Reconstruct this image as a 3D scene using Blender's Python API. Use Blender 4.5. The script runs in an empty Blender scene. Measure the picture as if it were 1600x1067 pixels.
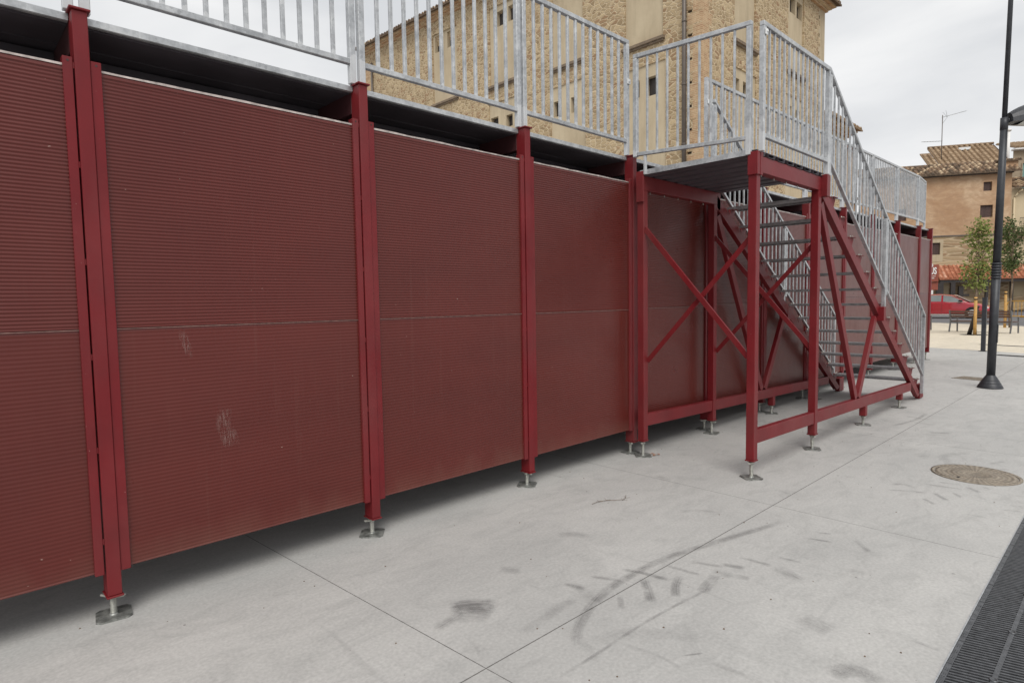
import bpy, bmesh, math, random
from mathutils import Vector, Matrix
random.seed(7)
S = bpy.context.scene
C = S.collection
R = math.radians

# ------------------------------------------------------------------ camera
cam = bpy.data.cameras.new('camera')
camo = bpy.data.objects.new('camera', cam); C.objects.link(camo)
Rv = Vector((0.72152816, -0.69219337, -0.01629282)).normalized()
Fv = Vector((0.6899314, 0.72075142, -0.06717189)).normalized()
Uv = Rv.cross(Fv).normalized(); Rv = Fv.cross(Uv).normalized()
m = Matrix((Rv, Uv, -Fv)).transposed().to_4x4()
m.translation = Vector((0, -3.5377, 1.57))
camo.matrix_world = m
cam.sensor_width = 36.0
cam.lens = 946.84 / 1600 * 36
cam.clip_start = 0.05; cam.clip_end = 2000
S.camera = camo

# ------------------------------------------------------------------ sky and light
SUN_EL, SUN_AZ = 52, 222          # azimuth clockwise from +Y
w = bpy.data.worlds.new('World'); S.world = w; w.use_nodes = True
nt = w.node_tree; nt.nodes.clear()
out = nt.nodes.new('ShaderNodeOutputWorld'); bg = nt.nodes.new('ShaderNodeBackground')
sky = nt.nodes.new('ShaderNodeTexSky'); sky.sky_type = 'NISHITA'; sky.sun_disc = False
sky.sun_elevation = R(SUN_EL); sky.sun_rotation = R(SUN_AZ); sky.dust_density = 4; sky.air_density = 1.0
hs = nt.nodes.new('ShaderNodeHueSaturation'); hs.inputs['Saturation'].default_value = 0.10
nt.links.new(sky.outputs[0], hs.inputs['Color'])
tc = nt.nodes.new('ShaderNodeTexCoord'); mp = nt.nodes.new('ShaderNodeMapping')
mp.inputs['Scale'].default_value = (1.0, 1.0, 3.2)
nt.links.new(tc.outputs['Generated'], mp.inputs[0])
nz = nt.nodes.new('ShaderNodeTexNoise'); nz.inputs['Scale'].default_value = 2.2; nz.inputs['Detail'].default_value = 9
nz.inputs['Roughness'].default_value = 0.5; nz.inputs['Distortion'].default_value = 0.4
nt.links.new(mp.outputs[0], nz.inputs['Vector'])
cr = nt.nodes.new('ShaderNodeValToRGB')
cr.color_ramp.elements[0].position = 0.36; cr.color_ramp.elements[0].color = (7.4, 7.6, 7.9, 1)
cr.color_ramp.elements[1].position = 0.64; cr.color_ramp.elements[1].color = (9.9, 9.95, 10.0, 1)
nt.links.new(nz.outputs['Fac'], cr.inputs[0])
mx = nt.nodes.new('ShaderNodeMixRGB'); mx.inputs[0].default_value = 0.85
nt.links.new(hs.outputs[0], mx.inputs[1]); nt.links.new(cr.outputs[0], mx.inputs[2])
bg.inputs['Strength'].default_value = 0.082
nt.links.new(mx.outputs[0], bg.inputs['Color']); nt.links.new(bg.outputs[0], out.inputs['Surface'])
sl = bpy.data.lights.new('sun', 'SUN'); so = bpy.data.objects.new('sun', sl); C.objects.link(so)
sl.energy = 1.5; sl.angle = R(32); sl.color = (1.0, 0.965, 0.91)
sd = Vector((math.sin(R(SUN_AZ)) * math.cos(R(SUN_EL)), math.cos(R(SUN_AZ)) * math.cos(R(SUN_EL)), math.sin(R(SUN_EL))))
so.rotation_euler = sd.to_track_quat('Z', 'Y').to_euler()
so.location = (0, 0, 40)
S.view_settings.view_transform = 'Standard'; S.view_settings.look = 'None'
S.view_settings.exposure = 0.32; S.view_settings.gamma = 1.0
S.render.engine = 'CYCLES'

# ------------------------------------------------------------------ helpers
def lin(r, g, b):
    f = lambda v: (v / 255 / 12.92) if v / 255 <= 0.04045 else ((v / 255 + 0.055) / 1.055) ** 2.4
    return (f(r), f(g), f(b), 1)

class MB:
    def __init__(s): s.v = []; s.f = []; s.m = []; s.sm = []; s.col = None
    def face(s, pts, m=0, smooth=False):
        n = len(s.v); s.v += [tuple(p) for p in pts]; s.f.append(tuple(range(n, n + len(pts)))); s.m.append(m); s.sm.append(smooth)
    def box(s, x0, x1, y0, y1, z0, z1, m=0):
        s.hexa([(x0, y0, z0), (x1, y0, z0), (x1, y1, z0), (x0, y1, z0), (x0, y0, z1), (x1, y0, z1), (x1, y1, z1), (x0, y1, z1)], m)
        return s
    def hexa(s, p, m=0):
        n = len(s.v); s.v += [tuple(q) for q in p]
        for q in ((3, 2, 1, 0), (4, 5, 6, 7), (0, 1, 5, 4), (1, 2, 6, 5), (2, 3, 7, 6), (3, 0, 4, 7)):
            s.f.append(tuple(n + i for i in q)); s.m.append(m); s.sm.append(False)
    def bar(s, a, b, w, h, side=(0, 1, 0), m=0):       # w along 'side', h along the third axis
        a = Vector(a); b = Vector(b); d = (b - a).normalized(); sv = Vector(side)
        sv = (sv - d * sv.dot(d)).normalized(); u = d.cross(sv).normalized()
        sv = sv * w / 2; u = u * h / 2
        s.hexa([a - sv - u, a + sv - u, a + sv + u, a - sv + u, b - sv - u, b + sv - u, b + sv + u, b - sv + u], m)
        return s
    def cyl(s, a, b, r0, r1=None, n=12, m=0, caps=True, smooth=True):
        if r1 is None: r1 = r0
        a = Vector(a); b = Vector(b); d = (b - a).normalized()
        t = Vector((1, 0, 0)) if abs(d.x) < 0.9 else Vector((0, 1, 0))
        u = d.cross(t).normalized(); v = d.cross(u)
        k = len(s.v)
        for i in range(n):
            an = 2 * math.pi * i / n; o = u * math.cos(an) + v * math.sin(an)
            s.v.append(tuple(a + o * r0)); s.v.append(tuple(b + o * r1))
        for i in range(n):
            j = (i + 1) % n
            s.f.append((k + 2 * i, k + 2 * i + 1, k + 2 * j + 1, k + 2 * j)); s.m.append(m); s.sm.append(smooth)
        if caps:
            s.f.append(tuple(k + 2 * i for i in range(n))); s.m.append(m); s.sm.append(False)
            s.f.append(tuple(k + 2 * i + 1 for i in reversed(range(n)))); s.m.append(m); s.sm.append(False)
        return s
    def tube(s, pts, r, n=8, m=0):
        for i in range(len(pts) - 1):
            rr = r if not isinstance(r, (list, tuple)) else r[i]; r2 = r if not isinstance(r, (list, tuple)) else r[i + 1]
            s.cyl(pts[i], pts[i + 1], rr, r2, n, m)
        return s
    def lathe(s, prof, c=(0, 0, 0), n=24, m=0, smooth=True):
        k = len(s.v)
        for (r, z) in prof:
            for i in range(n):
                a = 2 * math.pi * i / n; s.v.append((c[0] + r * math.cos(a), c[1] + r * math.sin(a), c[2] + z))
        for q in range(len(prof) - 1):
            for i in range(n):
                j = (i + 1) % n
                s.f.append((k + q * n + i, k + q * n + j, k + (q + 1) * n + j, k + (q + 1) * n + i)); s.m.append(m); s.sm.append(smooth)
        return s
    def build(s, name, mats, parent=None, bevel=0, loc=None):
        me = bpy.data.meshes.new(name); me.from_pydata(s.v, [], s.f)
        if not isinstance(mats, (list, tuple)): mats = [mats]
        for q in mats: me.materials.append(q)
        me.polygons.foreach_set('material_index', s.m); me.polygons.foreach_set('use_smooth', s.sm)
        if s.col:
            at = me.attributes.new('tone', 'FLOAT', 'FACE'); at.data.foreach_set('value', s.col)
        me.update()
        o = bpy.data.objects.new(name, me); C.objects.link(o)
        if parent: o.parent = parent
        if loc: o.location = loc
        if bevel:
            b = o.modifiers.new('bevel', 'BEVEL'); b.width = bevel; b.segments = 1; b.limit_method = 'ANGLE'; b.angle_limit = R(40)
        return o

def tag(o, label=None, cat=None, group=None, kind=None):
    if label: o['label'] = label
    if cat: o['category'] = cat
    if group: o['group'] = group
    if kind: o['kind'] = kind
    return o
def empty(name, loc=(0, 0, 0), rz=0):
    o = bpy.data.objects.new(name, None); C.objects.link(o); o.location = loc; o.rotation_euler = (0, 0, rz)
    o.empty_display_size = 0.2
    return o
def copy_tree(o, parent=None):
    c = o.copy(); C.objects.link(c); c.parent = parent
    for ch in list(o.children): copy_tree(ch, c)
    return c

# ------------------------------------------------------------------ materials
class NT:
    def __init__(s, name):
        s.mat = bpy.data.materials.new(name); s.mat.use_nodes = True; s.t = s.mat.node_tree
        s.b = s.t.nodes['Principled BSDF']; s.out = s.t.nodes['Material Output']
    def n(s, typ, **kw):
        x = s.t.nodes.new(typ)
        for k, v in kw.items(): setattr(x, k, v)
        return x
    def l(s, a, b): s.t.links.new(a, b)
    def pos(s, scale=(1, 1, 1), obj=False, loc=(0, 0, 0), rot=(0, 0, 0)):
        if obj: o = s.n('ShaderNodeTexCoord').outputs['Object']
        else: o = s.n('ShaderNodeNewGeometry').outputs['Position']
        mp = s.n('ShaderNodeMapping'); mp.inputs['Scale'].default_value = scale; mp.inputs['Location'].default_value = loc
        mp.inputs['Rotation'].default_value = rot
        s.l(o, mp.inputs[0]); return mp.outputs[0]
    def noise(s, vec, sc, det=4, rough=.55, dist=0):
        x = s.n('ShaderNodeTexNoise'); x.inputs['Scale'].default_value = sc; x.inputs['Detail'].default_value = det
        x.inputs['Roughness'].default_value = rough; x.inputs['Distortion'].default_value = dist
        s.l(vec, x.inputs['Vector']); return x.outputs['Fac']
    def ramp(s, fac, stops):
        x = s.n('ShaderNodeValToRGB'); e = x.color_ramp.elements
        while len(e) < len(stops): e.new(0.5)
        for i, (p, c) in enumerate(stops):
            e[i].position = p; e[i].color = c if hasattr(c, '__len__') else (c, c, c, 1)
        s.l(fac, x.inputs[0]); return x.outputs[0]
    def mix(s, fac, a, b, typ='MIX'):
        x = s.n('ShaderNodeMixRGB', blend_type=typ)
        for i, q in enumerate((fac, a, b)):
            if hasattr(q, 'is_linked') or hasattr(q, 'links'): s.l(q, x.inputs[i])
            elif i == 0: x.inputs[0].default_value = q
            else: x.inputs[i].default_value = q if hasattr(q, '__len__') else (q, q, q, 1)
        return x.outputs[0]
    def math(s, op, a, b=None, c=None):
        x = s.n('ShaderNodeMath', operation=op)
        for i, q in enumerate((a, b, c)):
            if q is None: continue
            if hasattr(q, 'links'): s.l(q, x.inputs[i])
            else: x.inputs[i].default_value = q
        return x.outputs[0]
    def bump(s, h, strength=.3, dist=.01):
        x = s.n('ShaderNodeBump'); x.inputs['Strength'].default_value = strength; x.inputs['Distance'].default_value = dist
        s.l(h, x.inputs['Height']); s.l(x.outputs[0], s.b.inputs['Normal'])
    def col(s, c):
        if hasattr(c, 'links'): s.l(c, s.b.inputs['Base Color'])
        else: s.b.inputs['Base Color'].default_value = c
    def set(s, **kw):
        for k, v in kw.items():
            k = {'rough': 'Roughness', 'metal': 'Metallic', 'spec': 'Specular IOR Level', 'coat': 'Coat Weight', 'alpha': 'Alpha', 'trans': 'Transmission Weight'}[k]
            if hasattr(v, 'links'): s.l(v, s.b.inputs[k])
            else: s.b.inputs[k].default_value = v
        return s

def simple(name, c, rough=.6, metal=0, var=.12, sc=6, bump=0, obj=False):
    t = NT(name); p = t.pos(obj=obj); f = t.noise(p, sc, 5)
    d = tuple(x * (1 - var) for x in c[:3]) + (1,); u = tuple(min(1, x * (1 + var)) for x in c[:3]) + (1,)
    t.col(t.ramp(f, [(.3, d), (.7, u)])); t.set(rough=rough, metal=metal)
    if bump: t.bump(f, bump)
    return t.mat

def m_redsteel(name='red_steel', c0=(.158, .0088, .0125), var=1.0):
    t = NT(name); p = t.pos()
    f = t.noise(p, 3.5, 5); g = t.noise(t.pos((30, 30, 3)), 6, 3)
    a = tuple(x * .86 for x in c0) + (1,); b = tuple(x * 1.15 for x in c0) + (1,)
    c = t.ramp(f, [(.3, a), (.7, b)])
    sc = t.noise(p, 90, 2, .4)                       # tiny pale chips
    chip = t.ramp(sc, [(.79, 0.0), (.80, 1.0)])
    c = t.mix(chip, c, (.42, .22, .2, 1))
    dust = t.ramp(t.noise(t.pos((1, 1, .4)), 1.7, 6, .6), [(.45, 0.0), (.85, .16)])
    c = t.mix(dust, c, (.3, .22, .2, 1))
    t.col(c); t.set(rough=t.ramp(g, [(.3, .4), (.7, .52)]), spec=.34); t.bump(t.noise(p, 25, 3), .05, .002)
    return t.mat
M = {}
M['red'] = m_redsteel()
M['red_edge'] = simple('red_beam_paint', (.2, .016, .025, 1), .45)

M['beam'] = simple('shade_darkened_beam', (.045, .010, .012, 1), .6)  # beam red darkened in colour to stand in for shade under the deck
def m_panel():
    t = NT('panel_red'); p = t.pos()
    f = t.noise(t.pos((.6, .6, 1.4)), 1.3, 6, .6); g = t.noise(t.pos((8, 8, 1)), 2, 4)
    c = t.ramp(f, [(.3, (.090, .0135, .0105, 1)), (.7, (.118, .0185, .014, 1))])
    c = t.mix(t.ramp(g, [(.45, 0.0), (.85, .05)]), c, (.17, .07, .055, 1))
    oi = t.n('ShaderNodeObjectInfo')
    c = t.mix(t.math('MULTIPLY', oi.outputs['Random'], .12), c, (.15, .035, .026, 1))
    # pale chips along the vertical edges and the trim (panel local x from 0 to 1.38)
    tc = t.n('ShaderNodeTexCoord'); sx = t.n('ShaderNodeSeparateXYZ'); t.l(tc.outputs['Object'], sx.inputs[0])
    d1 = t.math('ABSOLUTE', t.math('SUBTRACT', sx.outputs[0], .018))
    near = t.math('LESS_THAN', d1, .004)
    chip = t.ramp(t.noise(p, 38, 3, .7), [(.5, 0.0), (.56, 1.0)])
    c = t.mix(t.math('MULTIPLY', near, chip), c, (.45, .33, .28, 1))
    spk = t.ramp(t.noise(p, 55, 1, .3), [(.83, 0.0), (.85, .6)])
    c = t.mix(spk, c, (.45, .33, .28, 1))
    sz = t.n('ShaderNodeSeparateXYZ'); t.l(p, sz.inputs[0])
    low = t.ramp(t.math('ADD', sz.outputs[2], t.math('MULTIPLY', t.noise(t.pos((3, 3, 1)), 2, 5), .35)), [(.36, .16), (.56, 0.0)])
    c = t.mix(low, c, (.24, .15, .11, 1))
    run = t.ramp(t.noise(t.pos((22, 22, .5)), 1.6, 4, .6), [(.62, 0.0), (.76, .10)])
    c = t.mix(run, c, (.20, .10, .08, 1))
    t.col(c); t.set(rough=t.ramp(t.noise(t.pos((1, 1, 1)), 2.3, 4), [(.3, .27), (.7, .36)]), spec=.42)
    t.bump(t.noise(t.pos((1, 1, .7)), 1.3, 3), .28, .05)
    return t.mat
M['panel'] = m_panel()

def m_galv(name='galvanised', weld=True):
    t = NT(name); p = t.pos()
    sp = t.n('ShaderNodeTexVoronoi'); sp.inputs['Scale'].default_value = 55; t.l(p, sp.inputs['Vector'])
    f = t.noise(p, 11, 5, .65)
    c = t.ramp(f, [(.25, (.29, .30, .31, 1)), (.5, (.42, .43, .44, 1)), (.72, (.56, .57, .575, 1))])
    c = t.mix(.18, c, t.mix(1.0, sp.outputs['Color'], (.5, .5, .5, 1), 'SATURATION'), 'OVERLAY')
    st = t.noise(t.pos((60, 60, 4)), 3, 3)
    c = t.mix(t.ramp(st, [(.55, 0.0), (.75, .3)]), c, (.25, .25, .26, 1))
    rg = t.ramp(f, [(.3, .30), (.7, .46)])
    if weld:   # matt zinc paint over the welds near both rails (object origin lies at the deck)
        tc = t.n('ShaderNodeTexCoord'); sx = t.n('ShaderNodeSeparateXYZ'); t.l(tc.outputs['Object'], sx.inputs[0])
        z = t.math('ADD', sx.outputs[2], t.math('MULTIPLY', t.math('SUBTRACT', t.noise(t.pos((9, 9, 9)), 2, 3), .5), .12))
        lo = t.math('LESS_THAN', z, .175); hi = t.math('GREATER_THAN', z, 1.035)
        wf = t.math('MULTIPLY', t.math('MAXIMUM', lo, hi), .75)
        c = t.mix(wf, c, (.58, .59, .60, 1))
        t.set(metal=t.math('SUBTRACT', .55, t.math('MULTIPLY', wf, .5)))
    else: t.set(metal=.5)
    t.col(c); t.set(rough=rg)
    t.bump(f, .08, .003)
    return t.mat
M['galv'] = m_galv(); M['galvp'] = m_galv('galvanised_plain', False)
M['zinc'] = simple('zinc_jack', (.42, .42, .38, 1), .45, .5, .3, 40, .1)
M['plate'] = simple('jack_plate_steel', (.27, .275, .26, 1), .45, .5, .6, 26, .25)
M['seam'] = simple('seam_trim', (.27, .15, .13, 1), .5, .1, .4, 30)
M['trim'] = simple('panel_trim', (.50, .43, .40, 1), .45, .2, .35, 25)
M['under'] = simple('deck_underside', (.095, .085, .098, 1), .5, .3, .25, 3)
M['tread'] = simple('tread_steel', (.38, .38, .385, 1), .5, .35, .25, 20)
M['white'] = simple('white_plate', (.75, .76, .76, 1), .5, .1, .06, 20)

def m_ground(name, base, dark, joints=True, warm=None):
    t = NT(name); p = t.pos()
    big = t.noise(t.pos((.5, 1, 1)), .9, 8, .62, .6)
    med = t.noise(t.pos((1.0, 2.2, 1), rot=(0, 0, .5)), 2.6, 8, .68, 1.2)
    fine = t.noise(p, 60, 4, .6)
    c = t.ramp(big, [(.3, dark), (.62, base)])
    c = t.mix(t.ramp(med, [(.48, 0.0), (.74, .40)]), c, tuple(x * .66 for x in dark[:3]) + (1,))
    c = t.mix(t.ramp(t.noise(t.pos((1, 1.5, 1), loc=(5, 3, 0)), 1.6, 8, .7, .8), [(.52, 0.0), (.75, .35)]), c, tuple(min(1, x * 1.22) for x in base[:3]) + (1,))
    if joints:
        s0 = t.n('ShaderNodeSeparateXYZ'); t.l(p, s0.inputs[0]); cbx = t.n('ShaderNodeCombineXYZ')
        t.l(t.math('FLOOR', t.math('DIVIDE', t.math('SUBTRACT', s0.outputs[0], 1.5), 3.0)), cbx.inputs[0])
        t.l(t.math('FLOOR', t.math('DIVIDE', t.math('ADD', t.math('ADD', s0.outputs[1], t.math('MULTIPLY', s0.outputs[0], .0045)), 1.632), 3.0)), cbx.inputs[1])
        wn = t.n('ShaderNodeTexWhiteNoise', noise_dimensions='2D'); t.l(cbx.outputs[0], wn.inputs['Vector'])
        c = t.mix(t.math('MULTIPLY', wn.outputs['Value'], .16), c, (.30, .30, .295, 1))
    c = t.mix(.30, c, t.ramp(fine, [(.3, .32), (.7, .68)]), 'OVERLAY')
    pit = t.ramp(t.noise(p, 24, 2, .3), [(.79, 0.0), (.80, .6)])
    c = t.mix(pit, c, (.10, .085, .08, 1))
    streak = t.ramp(t.noise(t.pos((7, .8, 1), rot=(0, 0, .6)), 1.5, 5, .6, .5), [(.6, 0.0), (.72, .22)])
    c = t.mix(streak, c, tuple(x * .6 for x in dark[:3]) + (1,))
    if joints:
        sx = t.n('ShaderNodeSeparateXYZ'); t.l(p, sx.inputs[0])
        skw = t.math('MULTIPLY', t.math('LESS_THAN', sx.outputs[0], 3.0), t.math('MULTIPLY', t.math('SUBTRACT', .24, sx.outputs[1]), .07))
        jx = t.math('PINGPONG', t.math('SUBTRACT', t.math('SUBTRACT', sx.outputs[0], skw), 1.50), 1.5)
        yy = t.math('ADD', sx.outputs[1], t.math('MULTIPLY', sx.outputs[0], .0045))
        jy = t.math('PINGPONG', t.math('ADD', yy, 1.632), 1.5)
        wob = t.math('MULTIPLY', t.math('SUBTRACT', t.noise(p, 40, 2), .5), .003)
        # pingpong returns distance to the nearest multiple of 3
        ln = t.math('MAXIMUM', t.math('LESS_THAN', t.math('ADD', jx, wob), .0025), t.math('LESS_THAN', t.math('ADD', jy, wob), .0032))
        c = t.mix(t.math('MULTIPLY', ln, .85), c, (.09, .085, .08, 1))
    t.col(c); t.set(rough=t.ramp(med, [(.3, .62), (.7, .82)]), spec=.3)
    t.bump(t.math('ADD', t.math('MULTIPLY', fine, .5), med), .12, .006)
    return t.mat
M['concrete'] = m_ground('plaza_concrete', (.495, .487, .468, 1), (.40, .396, .384, 1))
M['beige'] = m_ground('beige_paving', (.70, .63, .51, 1), (.60, .54, .44, 1), False)
M['asphalt'] = simple('asphalt', (.13, .13, .135, 1), .85, 0, .2, 4)
M['kerb'] = simple('kerb_stone', (.42, .40, .36, 1), .8)

def m_stain():
    t = NT('tyre_rubber_mark'); tc = t.n('ShaderNodeUVMap'); 
    sx = t.n('ShaderNodeSeparateXYZ'); t.l(tc.outputs[0], sx.inputs[0])
    # u across (0..1), v along (metres)
    e = t.math('MULTIPLY', t.math('MULTIPLY', sx.outputs[0], t.math('SUBTRACT', 1.0, sx.outputs[0])), 4.0)
    st = t.n('ShaderNodeMapping'); st.inputs['Scale'].default_value = (9, .8, 1); t.l(tc.outputs[0], st.inputs[0])
    ns = t.noise(st.outputs[0], 1.6, 4, .6); n2 = t.noise(t.pos(), 9, 5, .6)
    v = sx.outputs[2]
    a = t.math('MULTIPLY', t.ramp(ns, [(.36, .3), (.62, 1.0)]), t.ramp(n2, [(.32, .12), (.56, 1.0)]))
    a = t.math('MULTIPLY', a, t.math('POWER', e, .8))
    at = t.n('ShaderNodeAttribute'); at.attribute_name = 'dens'; a = t.math('MULTIPLY', a, at.outputs['Fac'])
    t.col((.14, .135, .135, 1)); t.set(rough=.7, alpha=t.math('MINIMUM', t.math('MULTIPLY', a, .36), .6), spec=.2)
    return t.mat
M['stain'] = m_stain()

def m_stone(name='rubble_stone', a=(.28, .20, .115, 1), b=(.54, .42, .26, 1), mort=(.62, .50, .34, 1), sc=3.7):
    t = NT(name)
    # wall coordinates: horizontal run = x+y, vertical = z
    g = t.n('ShaderNodeNewGeometry'); sx = t.n('ShaderNodeSeparateXYZ'); t.l(g.outputs['Position'], sx.inputs[0])
    cb = t.n('ShaderNodeCombineXYZ'); t.l(t.math('ADD', sx.outputs[0], sx.outputs[1]), cb.inputs[0]); t.l(t.math('MULTIPLY', sx.outputs[2], 1.9), cb.inputs[1])
    dv = t.n('ShaderNodeVectorMath', operation='ADD'); t.l(cb.outputs[0], dv.inputs[0])
    nn = t.n('ShaderNodeTexNoise'); nn.inputs['Scale'].default_value = 1.7; t.l(cb.outputs[0], nn.inputs['Vector'])
    sc2 = t.n('ShaderNodeVectorMath', operation='SCALE'); t.l(nn.outputs['Color'], sc2.inputs[0]); sc2.inputs[3].default_value = .38
    t.l(sc2.outputs[0], dv.inputs[1])
    vd = t.n('ShaderNodeTexVoronoi', feature='DISTANCE_TO_EDGE', voronoi_dimensions='2D'); vd.inputs['Scale'].default_value = sc
    vc = t.n('ShaderNodeTexVoronoi', feature='F1', voronoi_dimensions='2D'); vc.inputs['Scale'].default_value = sc
    t.l(dv.outputs[0], vd.inputs['Vector']); t.l(dv.outputs[0], vc.inputs['Vector'])
    sep = t.n('ShaderNodeSeparateColor'); t.l(vc.outputs['Color'], sep.inputs[0])
    st = t.mix(sep.outputs[0], a, b)
    st = t.mix(t.ramp(sep.outputs[1], [(.75, 0.0), (.9, .6)]), st, (.27, .145, .08, 1))
    fn = t.noise(cb.outputs[0], 14, 5, .6)
    st = t.mix(.35, st, t.ramp(fn, [(.3, .3), (.7, .7)]), 'OVERLAY')
    edge = t.math('ADD', vd.outputs['Distance'], t.math('MULTIPLY', t.math('SUBTRACT', t.noise(cb.outputs[0], 6, 4), .5), .26))
    mo = t.ramp(edge, [(.03, 1.0), (.13, 0.0)])
    c = t.mix(mo, st, mort)
    wx = t.ramp(t.noise(cb.outputs[0], .35, 5, .6), [(.35, 0.0), (.7, .35)])
    c = t.mix(wx, c, (.42, .32, .2, 1))
    t.col(c); t.set(rough=.9, spec=.2)
    t.bump(t.math('MINIMUM', edge, .16), .6, .2)
    return t.mat
M['stone'] = m_stone()
def m_brick(name, a, b, mort, bw=.30, bh=.07):
    t = NT(name)
    g = t.n('ShaderNodeNewGeometry'); sx = t.n('ShaderNodeSeparateXYZ'); t.l(g.outputs['Position'], sx.inputs[0])
    cb = t.n('ShaderNodeCombineXYZ'); t.l(t.math('ADD', sx.outputs[0], sx.outputs[1]), cb.inputs[0]); t.l(sx.outputs[2], cb.inputs[1])
    br = t.n('ShaderNodeTexBrick'); br.inputs['Scale'].default_value = 1; br.inputs['Brick Width'].default_value = bw; br.inputs['Row Height'].default_value = bh
    br.inputs['Mortar Size'].default_value = bh * .14; br.inputs['Color1'].default_value = a; br.inputs['Color2'].default_value = b; br.inputs['Mortar'].default_value = mort
    t.l(cb.outputs[0], br.inputs['Vector'])
    c = t.mix(.4, br.outputs['Color'], t.ramp(t.noise(cb.outputs[0], 5, 6, .65), [(.3, .28), (.7, .72)]), 'OVERLAY')
    t.col(c); t.set(rough=.9, spec=.2); t.bump(br.outputs['Fac'], -.5, .02)
    return t.mat
M['brick'] = m_brick('old_brick', (.38, .22, .125, 1), (.50, .345, .21, 1), (.53, .42, .275, 1))
def m_house():
    t = NT('worn_brick_render'); g = t.n('ShaderNodeNewGeometry'); sx = t.n('ShaderNodeSeparateXYZ'); t.l(g.outputs['Position'], sx.inputs[0])
    cb = t.n('ShaderNodeCombineXYZ'); t.l(t.math('SUBTRACT', sx.outputs[0], sx.outputs[1]), cb.inputs[0]); t.l(t.math('MULTIPLY', sx.outputs[2], 3.2), cb.inputs[1])
    f = t.noise(t.pos((.6, .6, .9)), .5, 8, .68, .8); g2 = t.noise(cb.outputs[0], 1.1, 7, .72, .6)
    c = t.ramp(f, [(.36, (.43, .265, .155, 1)), (.5, (.52, .345, .215, 1)), (.62, (.62, .45, .30, 1))])
    c = t.mix(t.ramp(g2, [(.42, 0.0), (.62, .55)]), c, (.38, .235, .145, 1))
    c = t.mix(t.ramp(t.noise(t.pos((1, 1, 1.6)), 2.4, 6, .7), [(.55, 0.0), (.75, .45)]), c, (.64, .48, .32, 1))
    t.col(c); t.set(rough=.9, spec=.2); t.bump(g2, .3, .03); return t.mat
M['brick_house'] = m_house()
def m_plaster(name, a, b, streak=.35):
    t = NT(name); p = t.pos()
    f = t.noise(t.pos((1, 1, .6)), .8, 7, .62); s2 = t.noise(t.pos((3, 3, .25)), 1.2, 5, .6)
    c = t.ramp(f, [(.3, a), (.7, b)])
    c = t.mix(t.ramp(s2, [(.5, 0.0), (.8, streak)]), c, tuple(x * .66 for x in a[:3]) + (1,))
    t.col(c); t.set(rough=.9, spec=.2); t.bump(t.noise(p, 9, 5), .25, .02)
    return t.mat
M['plaster'] = m_plaster('lime_plaster', (.44, .355, .24, 1), (.58, .485, .34, 1), .5)
M['ledge'] = simple('ledge_mortar', (.20, .15, .105, 1), .9, 0, .3, 6, .3)
M['cream'] = m_plaster('cream_render', (.58, .47, .31, 1), (.64, .53, .36, 1), .15)
M['grey_render'] = m_plaster('brownish_render', (.34, .27, .19, 1), (.42, .34, .25, 1))
M['dark_window'] = simple('dark_opening', (.035, .028, .026, 1), .5, 0, .3, 6)
M['shutter'] = simple('brown_shutter', (.075, .042, .035, 1), .6, 0, .3, 5)
M['timber_dark'] = simple('dark_timber', (.035, .028, .026, 1), .6, 0, .3, 6)
M['pipe_brown'] = simple('drainpipe_metal', (.13, .11, .095, 1), .5, .3)
M['teal'] = simple('teal_glass', (.16, .30, .27, 1), .2, 0, .2, 2)
def m_tile(name, lo, mid, hi):
    t = NT(name); at = t.n('ShaderNodeAttribute'); at.attribute_name = 'tone'
    c = t.ramp(at.outputs['Fac'], [(0.0, lo), (.5, mid), (1.0, hi)])
    c = t.mix(.5, c, t.ramp(t.noise(t.pos(), 7, 5, .6), [(.3, .25), (.7, .75)]), 'OVERLAY')
    t.col(c); t.set(rough=.9, spec=.2); return t.mat
M['tile_old'] = m_tile('weathered_tile', (.10, .075, .055, 1), (.26, .17, .11, 1), (.62, .48, .32, 1))
M['tile_tan'] = m_tile('tan_tile', (.24, .165, .105, 1), (.33, .235, .15, 1), (.43, .32, .21, 1))
M['tile_orange'] = m_tile('orange_tile', (.30, .11, .06, 1), (.47, .20, .12, 1), (.64, .38, .27, 1))
M['dark_metal'] = simple('anthracite_paint', (.040, .042, .048, 1), .45, .2, .2, 12)
M['alu'] = simple('lamp_glass_diffuser', (.55, .57, .53, 1), .3, 0, .08, 6)
M['carpaint'] = simple('red_car_paint', (.42, .012, .03, 1), .25, .2, .05, 2)
M['carpaint'].node_tree.nodes['Principled BSDF'].inputs['Coat Weight'].default_value = 1
M['glass'] = simple('car_glass', (.24, .27, .275, 1), .15, 0, .2, 1)
M['chrome'] = simple('chrome_trim', (.8, .8, .8, 1), .2, .8, .05)
M['tyre'] = simple('tyre', (.02, .02, .02, 1), .8)
M['yellow'] = simple('yellow_paint', (.60, .33, .05, 1), .5, 0, .15)
M['stake'] = simple('stake_wood', (.50, .29, .09, 1), .7, 0, .2, 9)
M['bark'] = simple('bark', (.16, .12, .085, 1), .9, 0, .3, 14)
M['slat'] = simple('bench_slat_wood', (.115, .062, .045, 1), .6, 0, .3, 12)
M['bench_steel'] = simple('bench_steel', (.15, .15, .155, 1), .5, .3)
M['sign_red'] = simple('sign_red', (.28, .07, .04, 1), .5)
M['sign_white'] = simple('sign_white', (.8, .78, .75, 1), .5, 0, .03)
M['iron'] = simple('cast_iron_grate', (.105, .108, .115, 1), .36, .5, .35, 30, .08)
M['pit'] = simple('drain_pit', (.02, .02, .02, 1), .9)
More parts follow.
